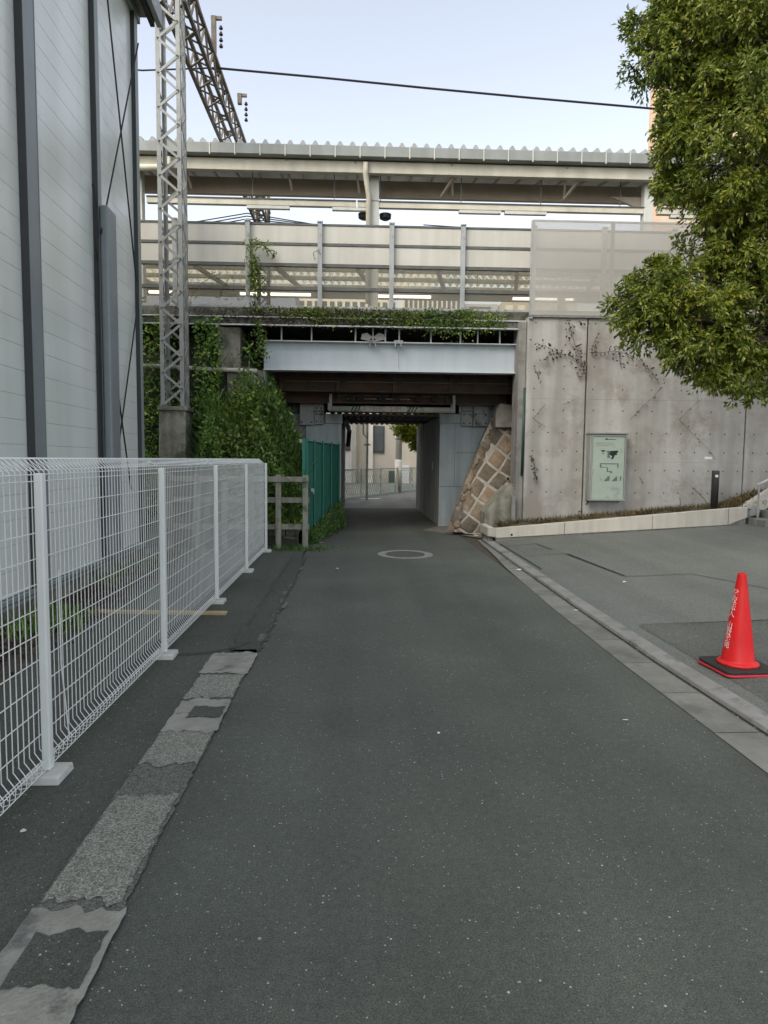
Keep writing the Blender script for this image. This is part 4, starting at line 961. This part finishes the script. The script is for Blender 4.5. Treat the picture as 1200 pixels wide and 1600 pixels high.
# bundled black wires beyond the roof
b = B(RS)
for k in range(6):
    b.path([(2.2+.3*k, 23, 9.35-.05*k), (6, 23, 9.2-.12*k), (9, 23, 9.05-.13*k), (22, 23, 8.7-.16*k)], .018, 5)
for k in range(4):
    b.path([(-12, 25.3, 8.9+.10*k), (-8, 25.3, 9.3+.12*k), (-4, 25.3, 10.1+.10*k), (0, 25.3, 9.9-.02*k), (4, 25.3, 9.45-.05*k), (8, 25.3, 9.1-.08*k)], .022, 5)
tag(build('cable_bundle', b, 'black_iron'), 'bundle of black cables strung just beneath the platform roof', 'cables')
b = B(RS); b.path([(-12, 25, 8.65), (-2, 25, 8.6), (4, 25, 8.35), (12, 25, 8.15), (25, 25, 7.9)], .014, 5)
for x in (-3.1, 4.4): b.path([(x, 25, 8.35), (x, 25, 7.9)], .014, 5)
tag(build('contact_wire', b, 'gantry_steel'), 'thin overhead contact wire above the cream barrier panels', 'cable')
# second platform roof seen through the clear panes
c2 = thing('platform_canopy', 'far platform roof with translucent corrugated sheets behind the clear panes', 'roof', (2, 31, 5.5))
b = B(RS)
n = 0
def cor(u): return .085*math.cos(u*2*math.pi/.32)
us = [-22+.053*i for i in range(int(48/.053))]
for y0_, y1_ in ((27.4, 28.9), (29.15, 30.3), (30.5, 31.7)):
    b.grid(lambda u, v: (u, v, 9.62+cor(u)), us, [y0_, (y0_+y1_)/2, y1_])
build('translucent_sheet', b, 'roof_translucent', c2)
b = B(RS)
for y in (27.2, 28.95, 30.33, 31.75): b.box(-22, 26, y, y+.16, 9.40, 9.56)
build('purlin', b, 'canopy_cream', c2)
for x in [-16.5+3.3*k for k in range(12)]:
    b = B(RS); b.beam((x, 28.2, 9.32), (x+.75, 31.6, 9.32), .16, .14); q = build('truss', b, 'canopy_under', c2)
b = B(RS); b.box(-22, 26, 32.0, 32.2, 9.02, 9.62); build('fascia_beam', b, 'canopy_under', c2)
for x in (-8.6, .8, 9.4):
    b = B(RS); b.box(x-.15, x+.15, 31.2, 31.39, 5.5, 9.38); build('column', b, 'canopy_white', c2)
for xa, xb in ((-9.4, -8.0), (-5.3, -2.1), (.95, 3.4), (7.2, 10)):
    b = B(RS); b.box(xa, xb, 31.4, 31.52, 8.96, 9.06); build('fluorescent_lamp', b, 'tube_light', c2)
for nm, xa, xb, zz, mm, cc in (('left', -13, -3.2, 10.4, 'far_blue', 'pale blue grey building block seen low through left clear panes'),):
    b = B(); b.box(xa, xb, 36, 44, 0, zz); t_ = tag(build('office_building', b, mm), cc, 'building')
def facade(name, label, x0, x1, y, z1, m, nx, nz, zw0, wm='window_frame', depth=8):
    r = thing(name, label, 'building', ((x0+x1)/2, y, 0)); b = B(); b.box(x0, x1, y, y+depth, 0, z1); build('wall', b, m, r)
    dx = (x1-x0)/nx; dz = (z1-zw0)/nz
    for i in range(nx):
        for j in range(nz):
            b = B(); b.box(x0+dx*(i+.2), x0+dx*(i+.8), y-.06, y-.01, zw0+dz*(j+.2), zw0+dz*(j+.75)); build('window', b, wm, r)
    return r
facade('office_building', 'cream office block with small windows seen low behind the panes', 5.5, 12.2, 80, 20.6, 'far_beige', 12, 4, 13.5)
facade('white_building', 'plain white block low behind the right clear panes', 12.6, 17.0, 82, 20.3, 'far_grey', 1, 1, 19)
facade('brick_building', 'brownish block with pale windows beside the perforated screen', 17.2, 26, 80, 20.3, 'far_tan', 6, 3, 14, 'far_beige')
facade('apartment_building', 'beige apartment block low behind the middle clear panes', -7.5, 4.5, 78, 19.8, 'far_beige', 14, 4, 12.5)
facade('high_rise_building', 'tall tower coloured sunlit orange half hidden by the leafy tree', 53.2, 74, 120, 74, 'far_sunlit_orange', 14, 24, 5, 'far_tan', 6)

# ================================================================== BEYOND THE UNDERPASS
hs = thing('house', 'beige rendered house with sash windows beyond the underpass', 'building', (.6, 36, 0))
class HB(B):   # sizes were measured on a plane 36 m away
    def box(s, x0, x1, y0, y1, z0, z1):
        k = hy/36.0; q = lambda z: max(-.05, 1.55+(z-1.55)*k)
        return B.box(s, x0*k, x1*k, y0, y1, q(z0), q(z1))
hy = 44
b = HB(); b.box(-5, -.10, hy, hy+8, 0, 8.2); build('wall', b, 'far_beige', hs)
b = HB(); b.box(-.10, 6, hy+.8, hy+8, 0, 8.2); build('wing_wall', b, 'far_tan', hs)
b = HB(); b.box(-.20, .02, hy-.06, hy+.1, 0, 8.2); b.box(-3, 3, hy-.03, hy-.002, .95, 1.02); build('corner_pilaster', b, 'canopy_cream', hs)
b = HB(); b.box(-1.1, -.28, hy-.07, hy-.03, 2.0, 3.35)
wn = build('window', b, 'window_frame', hs); 
b = HB(); b.box(-1.08, -.74, hy-.10, hy-.071, 2.05, 3.3); b.box(-.70, -.30, hy-.10, hy-.071, 2.35, 3.3); build('pane', b, 'curtain', wn)
b = HB(); b.box(-1.08, -.30, hy-.13, hy-.101, 2.05, 2.34); build('sill', b, 'window_frame', wn)
b = HB(); b.box(.95, 1.55, hy+.70, hy+.79, 1.9, 3.35); wn = build('window', b, 'window_frame', hs)
b = HB(); b.box(1.0, 1.48, hy+.66, hy+.695, 2.0, 3.3); build('pane', b, 'window_glass', wn)
b = HB(); b.box(.62, .92, hy+.3, hy+.79, 0, 8); build('downpipe', b, 'far_beige', hs)
b = HB(); b.box(2.15, 2.9, hy+.5, hy+.78, .2, 1.25); build('canopy', b, 'white_paint', hs)
b = HB(); b.box(1.8, 2.14, hy+.7, hy+.79, 0, 1.0); build('door', b, 'window_frame', hs)
# chain link fence curving with the road
mf = thing('wire_fence', 'greenish wire fence along the sunlit road beyond the underpass', 'fence', (1, 29, 0))
A0, A1 = Vector((-.62, 24.6, 0)), Vector((3.6, 35.0, .0)); fh = 1.15
b = B(); L = (A1-A0).length; n = int(L/.22)
for i in range(n+1):
    p = A0.lerp(A1, i/n); 
    for s in (-1, 1):
        q = A0.lerp(A1, min(1, max(0, (i+s*3)/n))); b.beam(p+Vector((0, 0, .12)), q+Vector((0, 0, fh)), .007, .007)
build('netting', b, 'green_post', mf)
b = B()
for t in (0, .2, .4, .6, .8, 1): p = A0.lerp(A1, t); b.path([p, p+Vector((0, 0, fh+.05))], .035, 8)
build('post', b, 'canopy_white', mf)
b = B(); b.path([A0+Vector((0, 0, fh)), A1+Vector((0, 0, fh))], .022, 6); b.box(-.7, -.55, 24.4, 24.9, 0, .1); b.beam(A0+Vector((0, 0, .05)), A1+Vector((0, 0, .05)), .16, .12); build('rail', b, 'post_grey', mf)
gd = thing('steel_gate', 'dark framed glazed gate just past the left wall of underpass', 'gate', (-.5, 23.5, 0))
b = B()
for x, y in ((-.48, 22.6), (-.45, 23.3), (-.42, 24.0)): b.box(x-.03, x+.03, y-.03, y+.03, 0, 1.62)
b.beam((-.48, 22.6, 1.6), (-.42, 24.0, 1.6), .05, .05); b.beam((-.48, 22.6, .9), (-.42, 24.0, .9), .04, .04); b.beam((-.48, 22.6, .05), (-.42, 24.0, .05), .05, .08)
build('frame', b, 'dkgreen', gd)
b = B(); b.beam((-.47, 22.65, .85), (-.43, 23.95, .85), .01, 1.45); build('pane', b, 'barrier_glass', gd)
b = B(); b.box(-.6, 1.6, 25.6, 25.72, .0035, .0045); b = B(); b.sheet([(.1, 26.2, .006), (.9, 26.3, .006), (1.05, 26.75, .006), (.25, 26.65, .006)]); struct('road_marking', b, 'white_paint')
up = thing('utility_pole', 'thin white pole with bracket beyond the underpass', 'pole', (.45, 25.5, 0))
b = B(); b.path([(.43, 25.5, 0), (.43, 25.5, 4.2)], .05, 10); build('shaft', b, 'pole_white', up, smooth=True)
b = B(); b.path([(.43, 25.4, 2.35), (.28, 25.4, 2.5), (.28, 25.4, 3.2)], .03, 6); b.path([(.3, 25.4, 2.1), (.55, 25.4, 2.1)], .04, 6); build('bracket', b, 'pole_conc', up)
up = thing('utility_pole', 'thick pale utility pole wrapped at its foot before the tan house', 'pole', (1.98, 31, 0))
b = B(); b.path([(1.98, 31, 0), (1.98, 31, 7.5)], .15, 12); build('shaft', b, 'pole_conc', up, smooth=True)
b = B(); b.path([(1.98, 31, .35), (1.98, 31, 1.55)], .175, 12); b.path([(1.98, 31, 2.5), (1.98, 31, 2.6)], .2, 12); build('wrap', b, 'pole_white', up, smooth=True)
ft = thing('leafy_tree', 'yellow green tree hanging over far mouth of the underpass', 'tree', (4.4, 25.5, 0))
b = B(); b.path([(4.4, 25.5, 0), (4.3, 25.5, 2), (3.4, 25.4, 3.4), (2.6, 25.3, 3.6)], .1, 8, rr=[.16, .12, .08, .04]); build('trunk', b, 'trunk', ft, smooth=True)
P = []
for c_, r_, n_ in (((2.7, 25.3, 3.1), .85, 900), ((3.2, 25.5, 3.2), .9, 700), ((2.1, 25, 2.45), .34, 300), ((1.8, 25.2, 2.6), .32, 220), ((2.2, 25, 2.1), .2, 120), ((1.6, 25.2, 3.1), .5, 250)):
    d = rdir(n_); P.append(np.array(c_)+d*(rng.random(n_)**.4)[:, None]*r_)
P = np.concatenate(P); leaves('crown', P, rdir(len(P), -.5), rng.uniform(.15, .24, len(P)), .08, 'leaf_far', ft)

# ================================================================== TREE (right)
tr = thing('leafy_tree', 'large evergreen tree with glossy leaves overhanging the right pavement', 'tree', (7.2, 9.3, .25))
lob = [(q[0]+7,)+q[1:] for q in [(1175, 60, 165, 9.3, 1), (1100, 40, 105, 9.0, 1), (1045, 60, 62, 9.0, .8), (1010, 95, 42, 9.0, .5), (1025, 20, 48, 9.1, .7), (1070, 170, 75, 9.0, .9), (1150, 230, 130, 8.8, 1), (1055, 215, 42, 9.0, .6), (1200, 340, 108, 9.2, 1),
       (1130, 310, 52, 8.9, .7), (1140, 440, 85, 9.1, .9), (1075, 430, 55, 9.2, .6), (1030, 460, 60, 9.0, .8), (985, 475, 40, 9.0, .6), (1010, 500, 52, 9.0, .6), (1090, 500, 70, 8.8, .8), (1170, 520, 90, 8.9, 1), (1120, 575, 42, 8.9, .7), (1060, 565, 36, 8.9, .5), (1180, 595, 40, 8.8, .6), (1290, 480, 140, 9.2, .7), (1300, 250, 180, 9.3, .6), (1290, 30, 190, 9.3, .6), (1200, -80, 150, 9.3, .5)]]
P = []; D = []; BP = []; nd = []
for px, py, rp, yy, dens in lob:
    c_ = np.array(at(px, py, yy, 0)); r_ = rp/116.0*.90
    nd.append((c_, r_))
    nc = int(21*dens*(r_/.5)**2)+5
    for dd, rad in zip(rdir(nc), rng.random(nc)):
        cc = c_+dd*r_*(1-.5*rad**1.5)*rng.uniform(.8, 1.08)*np.array([1, 1.1, .95]); cr = rng.uniform(.12, .24)
        if rng.random() < .6: BP.append((c_+(cc-c_)*.45, cc))
        for e in rdir(13, .25, dd, .5):       # twigs radiating from the clump, drooping leaves along each
            k = 15; t = e*.8+rng.normal(size=3)*.25; t /= np.linalg.norm(t); s_ = rng.random(k)**.7
            P.append(cc+t*(s_*cr*1.15)[:, None]+rng.normal(size=(k, 3))*.014-np.array([0, 0, 1])*(s_**2*.05)[:, None])
            D.append(t*.7+rng.normal(size=(k, 3))*.5+np.array([0, 0, -.55]))
P = np.concatenate(P); D = np.concatenate(D); leaves('crown', P, D, rng.uniform(.045, .10, len(P)), rng.uniform(.022, .038, len(P)), 'leaf_tree', tr)
b = B(); root = Vector((7.2, 9.3, .25))
b.path([root, (7.15, 9.3, 1.5), (7.0, 9.25, 3), (6.9, 9.2, 5), (6.8, 9.2, 8)], .2, 12, rr=[.26, .2, .18, .14, .08]); build('trunk', b, 'trunk', tr, smooth=True)
b = B()
for (c_, r_), L_ in zip(nd, lob):
    st_ = Vector((6.95, 9.22, max(2.6, min(7.5, c_[2]-.9)))); e = Vector(c_); m_ = st_.lerp(e, .5)+Vector((0, 0, .12))
    b.path([st_, m_, e], .03, 6, rr=[.06, .035, .014])
    for _ in range(7):
        v = Vector(rdir(1)[0])*r_*.75; b.path([e, e+v*.5+Vector((0, 0, .04)), e+v], .01, 4, rr=[.014, .009, .005])
for p, q in BP: b.path([p, q], .007, 4)
build('limb', b, 'trunk', tr)

# ================================================================== BANK VEGETATION
def bank(n, x0, x1, y0, y1, hfun, size, wid, m, name, label, cat, up=.6, zmax=9):
    P = []
    while len(P) < n:
        x = random.uniform(x0, x1); y = random.uniform(y0, y1); z = hz(x, y)
        if z < 0 or z > zmax or (z > 2.7-.25*math.sin(x*4) and random.random() < .86): continue
        if -3.78 < x < -3.12 and y < 13.55 and random.random() < .8: continue
        P.append((x, y, max(z, 0)+random.random()**1.5*hfun(x, y)))
    P = np.array(P); o = leaves(name, P, rdir(len(P), up, (0, -.6, 0)), rng.uniform(size*.6, size*1.3, len(P)), rng.uniform(wid*.7, wid*1.2, len(P)), m)
    tag(o, label, cat, kind='stuff'); return o
def lump(x, y): return max(.05, .30+.26*math.sin(x*2.7+1)+.24*math.sin(x*6.3+y*3)+.2*math.cos(y*7+x*2)+.12*math.sin(x*13+y*9))
bank(26000, -5.2, -.95, 11.75, 14.6, lambda x, y: max(.08, lump(x, y)), .10, .045, 'leaf_bush', 'bank_bushes', 'dense green weeds and bushes covering the railway bank', 'bushes')
bank(7000, -2.5, -.95, 11.8, 13.4, lambda x, y: max(.1, lump(x, y)+.16), .085, .065, 'leaf_ivy', 'bank_ivy', 'lighter broad leaved ivy on the bank by the rail fence', 'ivy')
bank(2200, -3.0, -1.0, 11.75, 13.6, lambda x, y: .25, .38, .010, 'grass', 'bank_grass', 'long thin grass blades on the green railway bank', 'grass', up=1.6)
P = []
for _ in range(1500):
    x = random.uniform(-3.15, -2.65) if random.random() < .6 else random.uniform(-4.4, -3.6); z = random.uniform(2.2, 4.3); P.append((x, 13.45+random.uniform(-.12, .2)+RS*x, z))
P = np.array(P); tag(leaves('climbing_ivy', P, rdir(len(P), -.3, (0, -.8, 0)), .09, .05, 'leaf_bush'), 'dark climbing ivy on wall between mast and old concrete block', 'ivy', kind='stuff')
# grass at the foot of the green fence and kerb
def tuft(name, label, cx, cy, sx, sy, n, h, m, zf=lambda x, y: 0.0, lean=.5):
    P = np.array([(random.gauss(cx, sx), random.gauss(cy, sy)) for _ in range(n)]); Z = np.array([zf(x, y) for x, y in P])
    P = np.column_stack([P, Z]); return tag(leaves(name, P, rdir(n, 2.2)*1.0, rng.uniform(h*.35, h, n), rng.uniform(.008, .018, n), m), label, 'grass', kind='stuff')
P = []
for _ in range(5200):
    t = random.random(); p = gp(t); k = random.random(); P.append((p.x+.05+.17*random.random()*(1-k*.6), p.y, k*(.18+.5*t*random.random())))
P = np.array(P); tag(leaves('fence_weeds', P, rdir(len(P), .9), .10, .02, 'grass'), 'green weeds growing up the foot of the green netted fence', 'weeds', kind='stuff')
tuft('kerb_grass', 'short weeds around the feet of the concrete rail fence', -1.0, 11.42, .30, .12, 500, .12, 'grass')
tuft('block_weeds', 'leafy weeds at the foundation of warehouse behind mesh fence', -2.75, 6.0, .12, .25, 420, .28, 'leaf_bush')
tuft('block_weeds', 'dark weeds by warehouse foundation near the white fence end', -3.0, 9.0, .1, .8, 500, .2, 'leaf_bush')
P = []
for _ in range(5200):
    y = random.uniform(1.5, 11); x = wx(y)+.03+abs(random.gauss(0, .22)); P.append((x, y, .01+random.random()*.05))
P = np.array(P); tag(leaves('dead_leaves', P, rdir(len(P), .2), .06, .035, 'leaf_dead'), 'dry dead leaves and litter along the warehouse foundation', 'leaves', kind='stuff')
b = B(); b.grid(lambda u, v: (wx(v)+u, v, .012+.04*math.exp(-((u-.02)/.22)**2)+.012*math.sin(v*5+u*9)), [0, .1, .2, .3, .45, .6], [-2+.5*i for i in range(27)]); struct('soil_verge', b, 'ground_soil')
# planter weeds
P = []
for _ in range(2600):
    x = random.uniform(2.8, 7.3); P.append((x, 13.25-abs(random.gauss(0, .13))+RS*x, topz(x)-.05))
for _ in range(3000):
    x = random.gauss(7.7, .35); P.append((x, 13.1-abs(random.gauss(0, .2)), .62+random.random()*.35*max(0, min(1, (x-7.1)*1.2))))
P = np.array(P); tag(leaves('planter_weeds', P, rdir(len(P), 1.3), rng.uniform(.05, .16, len(P)), .016, 'grass_dry'), 'dry brown weeds along the planter at foot of the concrete wall', 'weeds', kind='stuff')

# ivy over the bridge fascia
P = []
CL = [(random.gauss(.8, 1.5), random.uniform(0, .34), random.uniform(.06, .2)) for _ in range(46)]+[(random.gauss(1.9, .5), random.uniform(0, .3), random.uniform(.08, .2)) for _ in range(26)]
for _ in range(4600):
    cx_, cd_, cr_ = random.choice(CL); x = cx_+random.gauss(0, cr_*1.6)
    if x > 3.0 or x < -3.6: continue
    d = .5*math.exp(-((x-1.9)/.8)**2)+.32
    P.append((x, 13.60-random.random()*.10+RS*x, 4.53-abs(cd_+random.gauss(0, cr_*.5))*(.5+d)))
P = np.array(P); iv = tag(leaves('fascia_ivy', P, rdir(len(P), -.2, (0, -.7, 0)), .052, .03, 'leaf_ivy'), 'trailing green ivy spilling over the bridge fascia', 'ivy', kind='stuff')
P = []
for _ in range(2600):
    cx_, cd_ = random.gauss(-.6, 1.6), random.uniform(0, .36); x = cx_
    if x > 3.2 or x < -4: continue
    P.append((x, 13.60-random.random()*.08+RS*x, 4.5-cd_))
P = np.array(P); tag(leaves('dead_ivy', P, rdir(len(P), -.2, (0, -.7, 0)), .05, .03, 'leaf_dead'), 'brown withered ivy remains stuck to the bridge fascia', 'ivy', kind='stuff')
# individual climbing vines
def vine(name, label, lines, m='leaf_ivy', yoff=0, n=14, size=.06, w=.04, spread=.05, parent=None, r=.006, group=None, cat='vine'):
    allp = [p for ln in lines for p in ln]; base = min(allp, key=lambda p: p[2])
    t = thing(name, label, cat, tuple(base), group); b = B(); P = []
    for ln in lines:
        ln = [Vector(p) for p in ln]; b.path(ln, r, 5)
        for a, c in zip(ln, ln[1:]):
            k = max(1, int((c-a).length*n))
            for _ in range(k): P.append(np.array(a.lerp(c, random.random()))+rng.normal(size=3)*spread*np.array([1, .35, 1]))
    build('stem', b, 'vine_stem', t); P = np.array(P); leaves('foliage', P, rdir(len(P), -.2, (0, -.6, 0)), rng.uniform(size*.6, size*1.2, len(P)), w, m, t)
    return t
def jl(pts, Y, j=1.5): return [tuple(at(x+random.uniform(-j, j), y+random.uniform(-j, j), Y)) for x, y in pts]
vine('climbing_vine', 'leafy green vine climbing the barrier post right of the mast', [jl([(406, 556), (404, 530), (402, 500), (400, 470), (397, 440), (393, 410), (392, 385), (388, 372)], 13.62), jl([(392, 382), (405, 380), (420, 388), (428, 402)], 13.62), jl([(395, 420), (402, 440), (405, 460)], 13.6), jl([(402, 500), (408, 530), (412, 560)], 13.5), jl([(397, 400), (394, 425), (390, 450)], 13.6), jl([(398, 405), (402, 425), (398, 440)], 13.6)], n=150, spread=.05, size=.075)
vine('climbing_vine', 'small bare hooked vine on the barrier post above the girder middle', [jl([(492, 405), (490, 394), (498, 391), (501, 398)], 13.66)], n=15, spread=.015, size=.04)
vine('climbing_vine', 'thin leafy vine creeping over panes right beside the lattice mast', [jl([(292, 485), (300, 462), (318, 440), (345, 425)], 13.66), jl([(340, 470), (352, 445), (362, 430)], 13.66)], n=28, spread=.05, size=.05, r=.004)
vine('climbing_vine', 'withered vine hanging from top left of the concrete wall', [jl([(886, 500), (895, 520), (898, 538), (908, 556), (912, 575), (910, 590)], 13.29, 2), jl([(838, 535), (855, 543), (875, 552), (890, 556), (912, 570)], 13.29), jl([(846, 565), (862, 556), (878, 550)], 13.29), jl([(912, 500), (900, 505)], 13.29), jl([(836, 575), (843, 590)], 13.29)], m='leaf_dead', n=45, spread=.05, size=.07, w=.045, r=.004)
vine('climbing_vine', 'withered vine arching across concrete wall below the tree crown', [jl([(921, 552), (940, 550), (960, 547), (985, 556), (1005, 568), (1018, 583), (1028, 598)], 13.29), jl([(972, 575), (970, 560), (968, 548)], 13.29), jl([(935, 520), (928, 535), (925, 552)], 13.29), jl([(960, 545), (975, 540), (992, 548)], 13.29)], m='leaf_dead', n=40, spread=.05, size=.06, w=.04, r=.004)
vine('climbing_vine', 'short dark vine low on the concrete wall left of the notice board', [jl([(829, 710), (833, 725), (835, 740), (838, 752)], 13.29)], m='leaf_dead', n=60, spread=.03, size=.06, r=.004)
vine('climbing_vine', 'bare vine traces running diagonal up wall right of the notice board', [jl([(985, 655), (1000, 640), (1020, 620), (1035, 605)], 13.3, 1)], m='leaf_dead', n=12, spread=.02, size=.04, r=.004)
vine('climbing_vine', 'bare vine traces crossing low wall behind the bollard', [jl([(1060, 655), (1085, 680), (1105, 700), (1118, 718)], 13.3, 1), jl([(1062, 655), (1085, 632), (1098, 622)], 13.3)], m='leaf_dead', n=6, spread=.02, size=.04, r=.003)
vine('climbing_vine', 'bare forked vine traces on wall left of the first tie joint', [jl([(833, 652), (845, 640), (852, 632)], 13.3), jl([(833, 652), (845, 663), (852, 668)], 13.3), jl([(880, 632), (890, 629), (898, 624)], 13.3)], m='leaf_dead', n=6, spread=.02, size=.04, r=.004)
vine('climbing_vine', 'withered stems at the wall foot right of the notice board', [jl([(1085, 765), (1100, 780), (1106, 790)], 13.28), jl([(1000, 745), (1006, 757)], 13.28), jl([(1064, 780), (1065, 795)], 13.28), jl([(895, 815), (908, 803), (910, 795)], 13.28)], m='leaf_dead', n=10, spread=.03, size=.05, r=.005)

# ================================================================== STREET OBJECTS
# manhole
mh = thing('manhole_cover', 'round iron manhole cover with pale concrete ring in the road', 'manhole cover', (.82, 10.9, 0))
def ring(r0, r1, z, n=40, sy=1.12):
    b = B(); v = []
    for k in range(n):
        t = 2*math.pi*k/n; j = random.uniform(-.006, .006); v.append((.82+(r1+j)*math.cos(t), 10.9+(r1+j)*math.sin(t)*sy, z)); v.append((.82+r0*math.cos(t), 10.9+r0*math.sin(t)*sy, z))
    return b.add(v, [(2*k, 2*((k+1) % n), 2*((k+1) % n)+1, 2*k+1) for k in range(n)])
build('concrete_ring', ring(.32, .455, .006), 'manhole_rim', mh)
b = B(); v = [(.82+.325*math.cos(2*math.pi*k/40), 10.9+.325*1.12*math.sin(2*math.pi*k/40), .0045) for k in range(40)]; b.add(v, [tuple(range(40))]); build('lid', b, 'manhole_iron', mh)
build('seating_ring', ring(.30, .32, .008), 'dark_line', mh)
# cone
CX, CY = 2.80, 4.70; cz = pz(CX, CY)
tc_ = thing('traffic_cone', 'bright red traffic cone with white vertical lettering on the pavement', 'traffic cone', (CX, CY, cz))
def rotsq(h, r=.05, n=6):
    pts = []
    for sx, sy in ((1, 1), (-1, 1), (-1, -1), (1, -1)):
        a0 = math.atan2(sy, sx)-math.pi/4
        for k in range(n+1):
            a = a0+math.pi/2*k/n; pts.append((sx*(h-r)+r*math.cos(a), sy*(h-r)+r*math.sin(a)))
    ang = math.radians(4); return [(CX+x*math.cos(ang)-y*math.sin(ang), CY+x*math.sin(ang)+y*math.cos(ang)) for x, y in pts]
b = B(); b.prism([(x, y, cz+.006) for x, y in rotsq(.205)], (0, 0, .016)); build('base_plate', b, 'base_red', tc_, bevel=.004)
b = B(); b.prism([(x, y, cz+.0225) for x, y in rotsq(.20)], (0, 0, .022)); build('weight_ring', b, 'rubber', tc_, bevel=.006)
R0, R1, Z0c, Z1c = .112, .030, .062, .70
prof = [(.138, .045), (.142, .052), (.138, .062), (.122, .068), (R0+.003, .072)]+[(R0+(R1-R0)*t, .074+(Z1c-.074)*t) for t in (0.01, .25, .5, .75, 1)]+[(.030, .706), (.022, .712), (.021, .66)]
b = B(); b.lathe((CX, CY, cz), prof, 40); build('body', b, 'cone_red', tc_, smooth=True)
b = B()
chars = '学校法人　山野学苑'; hs_ = [.575-.0475*i for i in range(9)]
hs_ = [.565, .515, .465, .415, .36, .33, .285, .237, .189]
for ch, h_ in zip(chars, hs_):
    if ch == '　': continue
    vs, fs = text_geo(ch, .058)
    t = (h_-.074)/(Z1c-.074); out_ = []
    for x, y, _z in vs:
        hh = h_+y; tt = (hh-.074)/(Z1c-.074); rr_ = R0+(R1-R0)*tt+.0015; a = math.radians(186)+x/rr_
        out_.append((CX+rr_*math.cos(a), CY+rr_*math.sin(a), cz+hh))
    b.add(out_, fs)
build('lettering', b, 'white_paint', tc_)
# small litter
def paper(label, x, y, s, k):
    z = .006 if x < 2.03 else .012
    if x > 2.49: z = pz(x, y)+.006
    b = B(); a = random.uniform(0, 3); pts = []
    for i in range(k): r = s*random.uniform(.6, 1.1); pts.append((x+r*math.cos(a+2*math.pi*i/k), y+r*.8*math.sin(a+2*math.pi*i/k), z+random.uniform(0, s*.35)))
    b.prism(pts, (0, 0, .004)); tag(build('litter_scrap', b, 'litter'), label, 'litter', 'white litter scraps on the ground')
paper('largest white triangular scrap on the asphalt near the gutter', 1.63, 3.85, .022, 3)
paper('white scrap alone in the middle of the road', .48, 3.68, .012, 4)
paper('white scrap lying in the gutter by the far pavement', 2.30, 9.3, .05, 5)
paper('pale scrap in the left foreground near the mesh fence', -1.36, 2.72, .018, 5)
paper('white scrap at the foot of the stone slope', 2.47, 13.55, .07, 5)
paper('white scrap beside the foot of the green fence', -.62, 12.3, .05, 4)
paper('pale scrap in the gutter halfway along the kerb', 2.28, 6.75, .025, 4)
paper('pale scrap on the pavement beyond the cone', 3.3, 8.0, .03, 4)
paper('white scrap on the road left of the manhole cover', -.25, 9.4, .025, 4)
# loose pebbles everywhere on the asphalt
b = B()
for _ in range(450):
    y = 1.2+random.random()**1.6*12; x = random.uniform(-1.45, 2.3); r = random.uniform(.0018, .0045); z = .006 if x > -.85 else .020 if x > -1.13 else .010
    h_ = [Vector((x, y, z))+Vector(rdir(1)[0])*r*random.uniform(.8, 1.3) for _ in range(4)]
    b.add(h_, [(0, 1, 2), (0, 3, 1), (1, 3, 2), (0, 2, 3)])
for _ in range(260):
    y = random.uniform(1.6, 12.5); x = 2.33+random.gauss(0, .03); r = random.uniform(.003, .008)
    h_ = [Vector((x, y, .012))+Vector(rdir(1)[0])*r for _ in range(4)]; b.add(h_, [(0, 1, 2), (0, 3, 1), (1, 3, 2), (0, 2, 3)])
tag(build('pebbles', b, 'pebble'), 'tiny pale grit and pebbles scattered over the asphalt', 'gravel', kind='stuff')
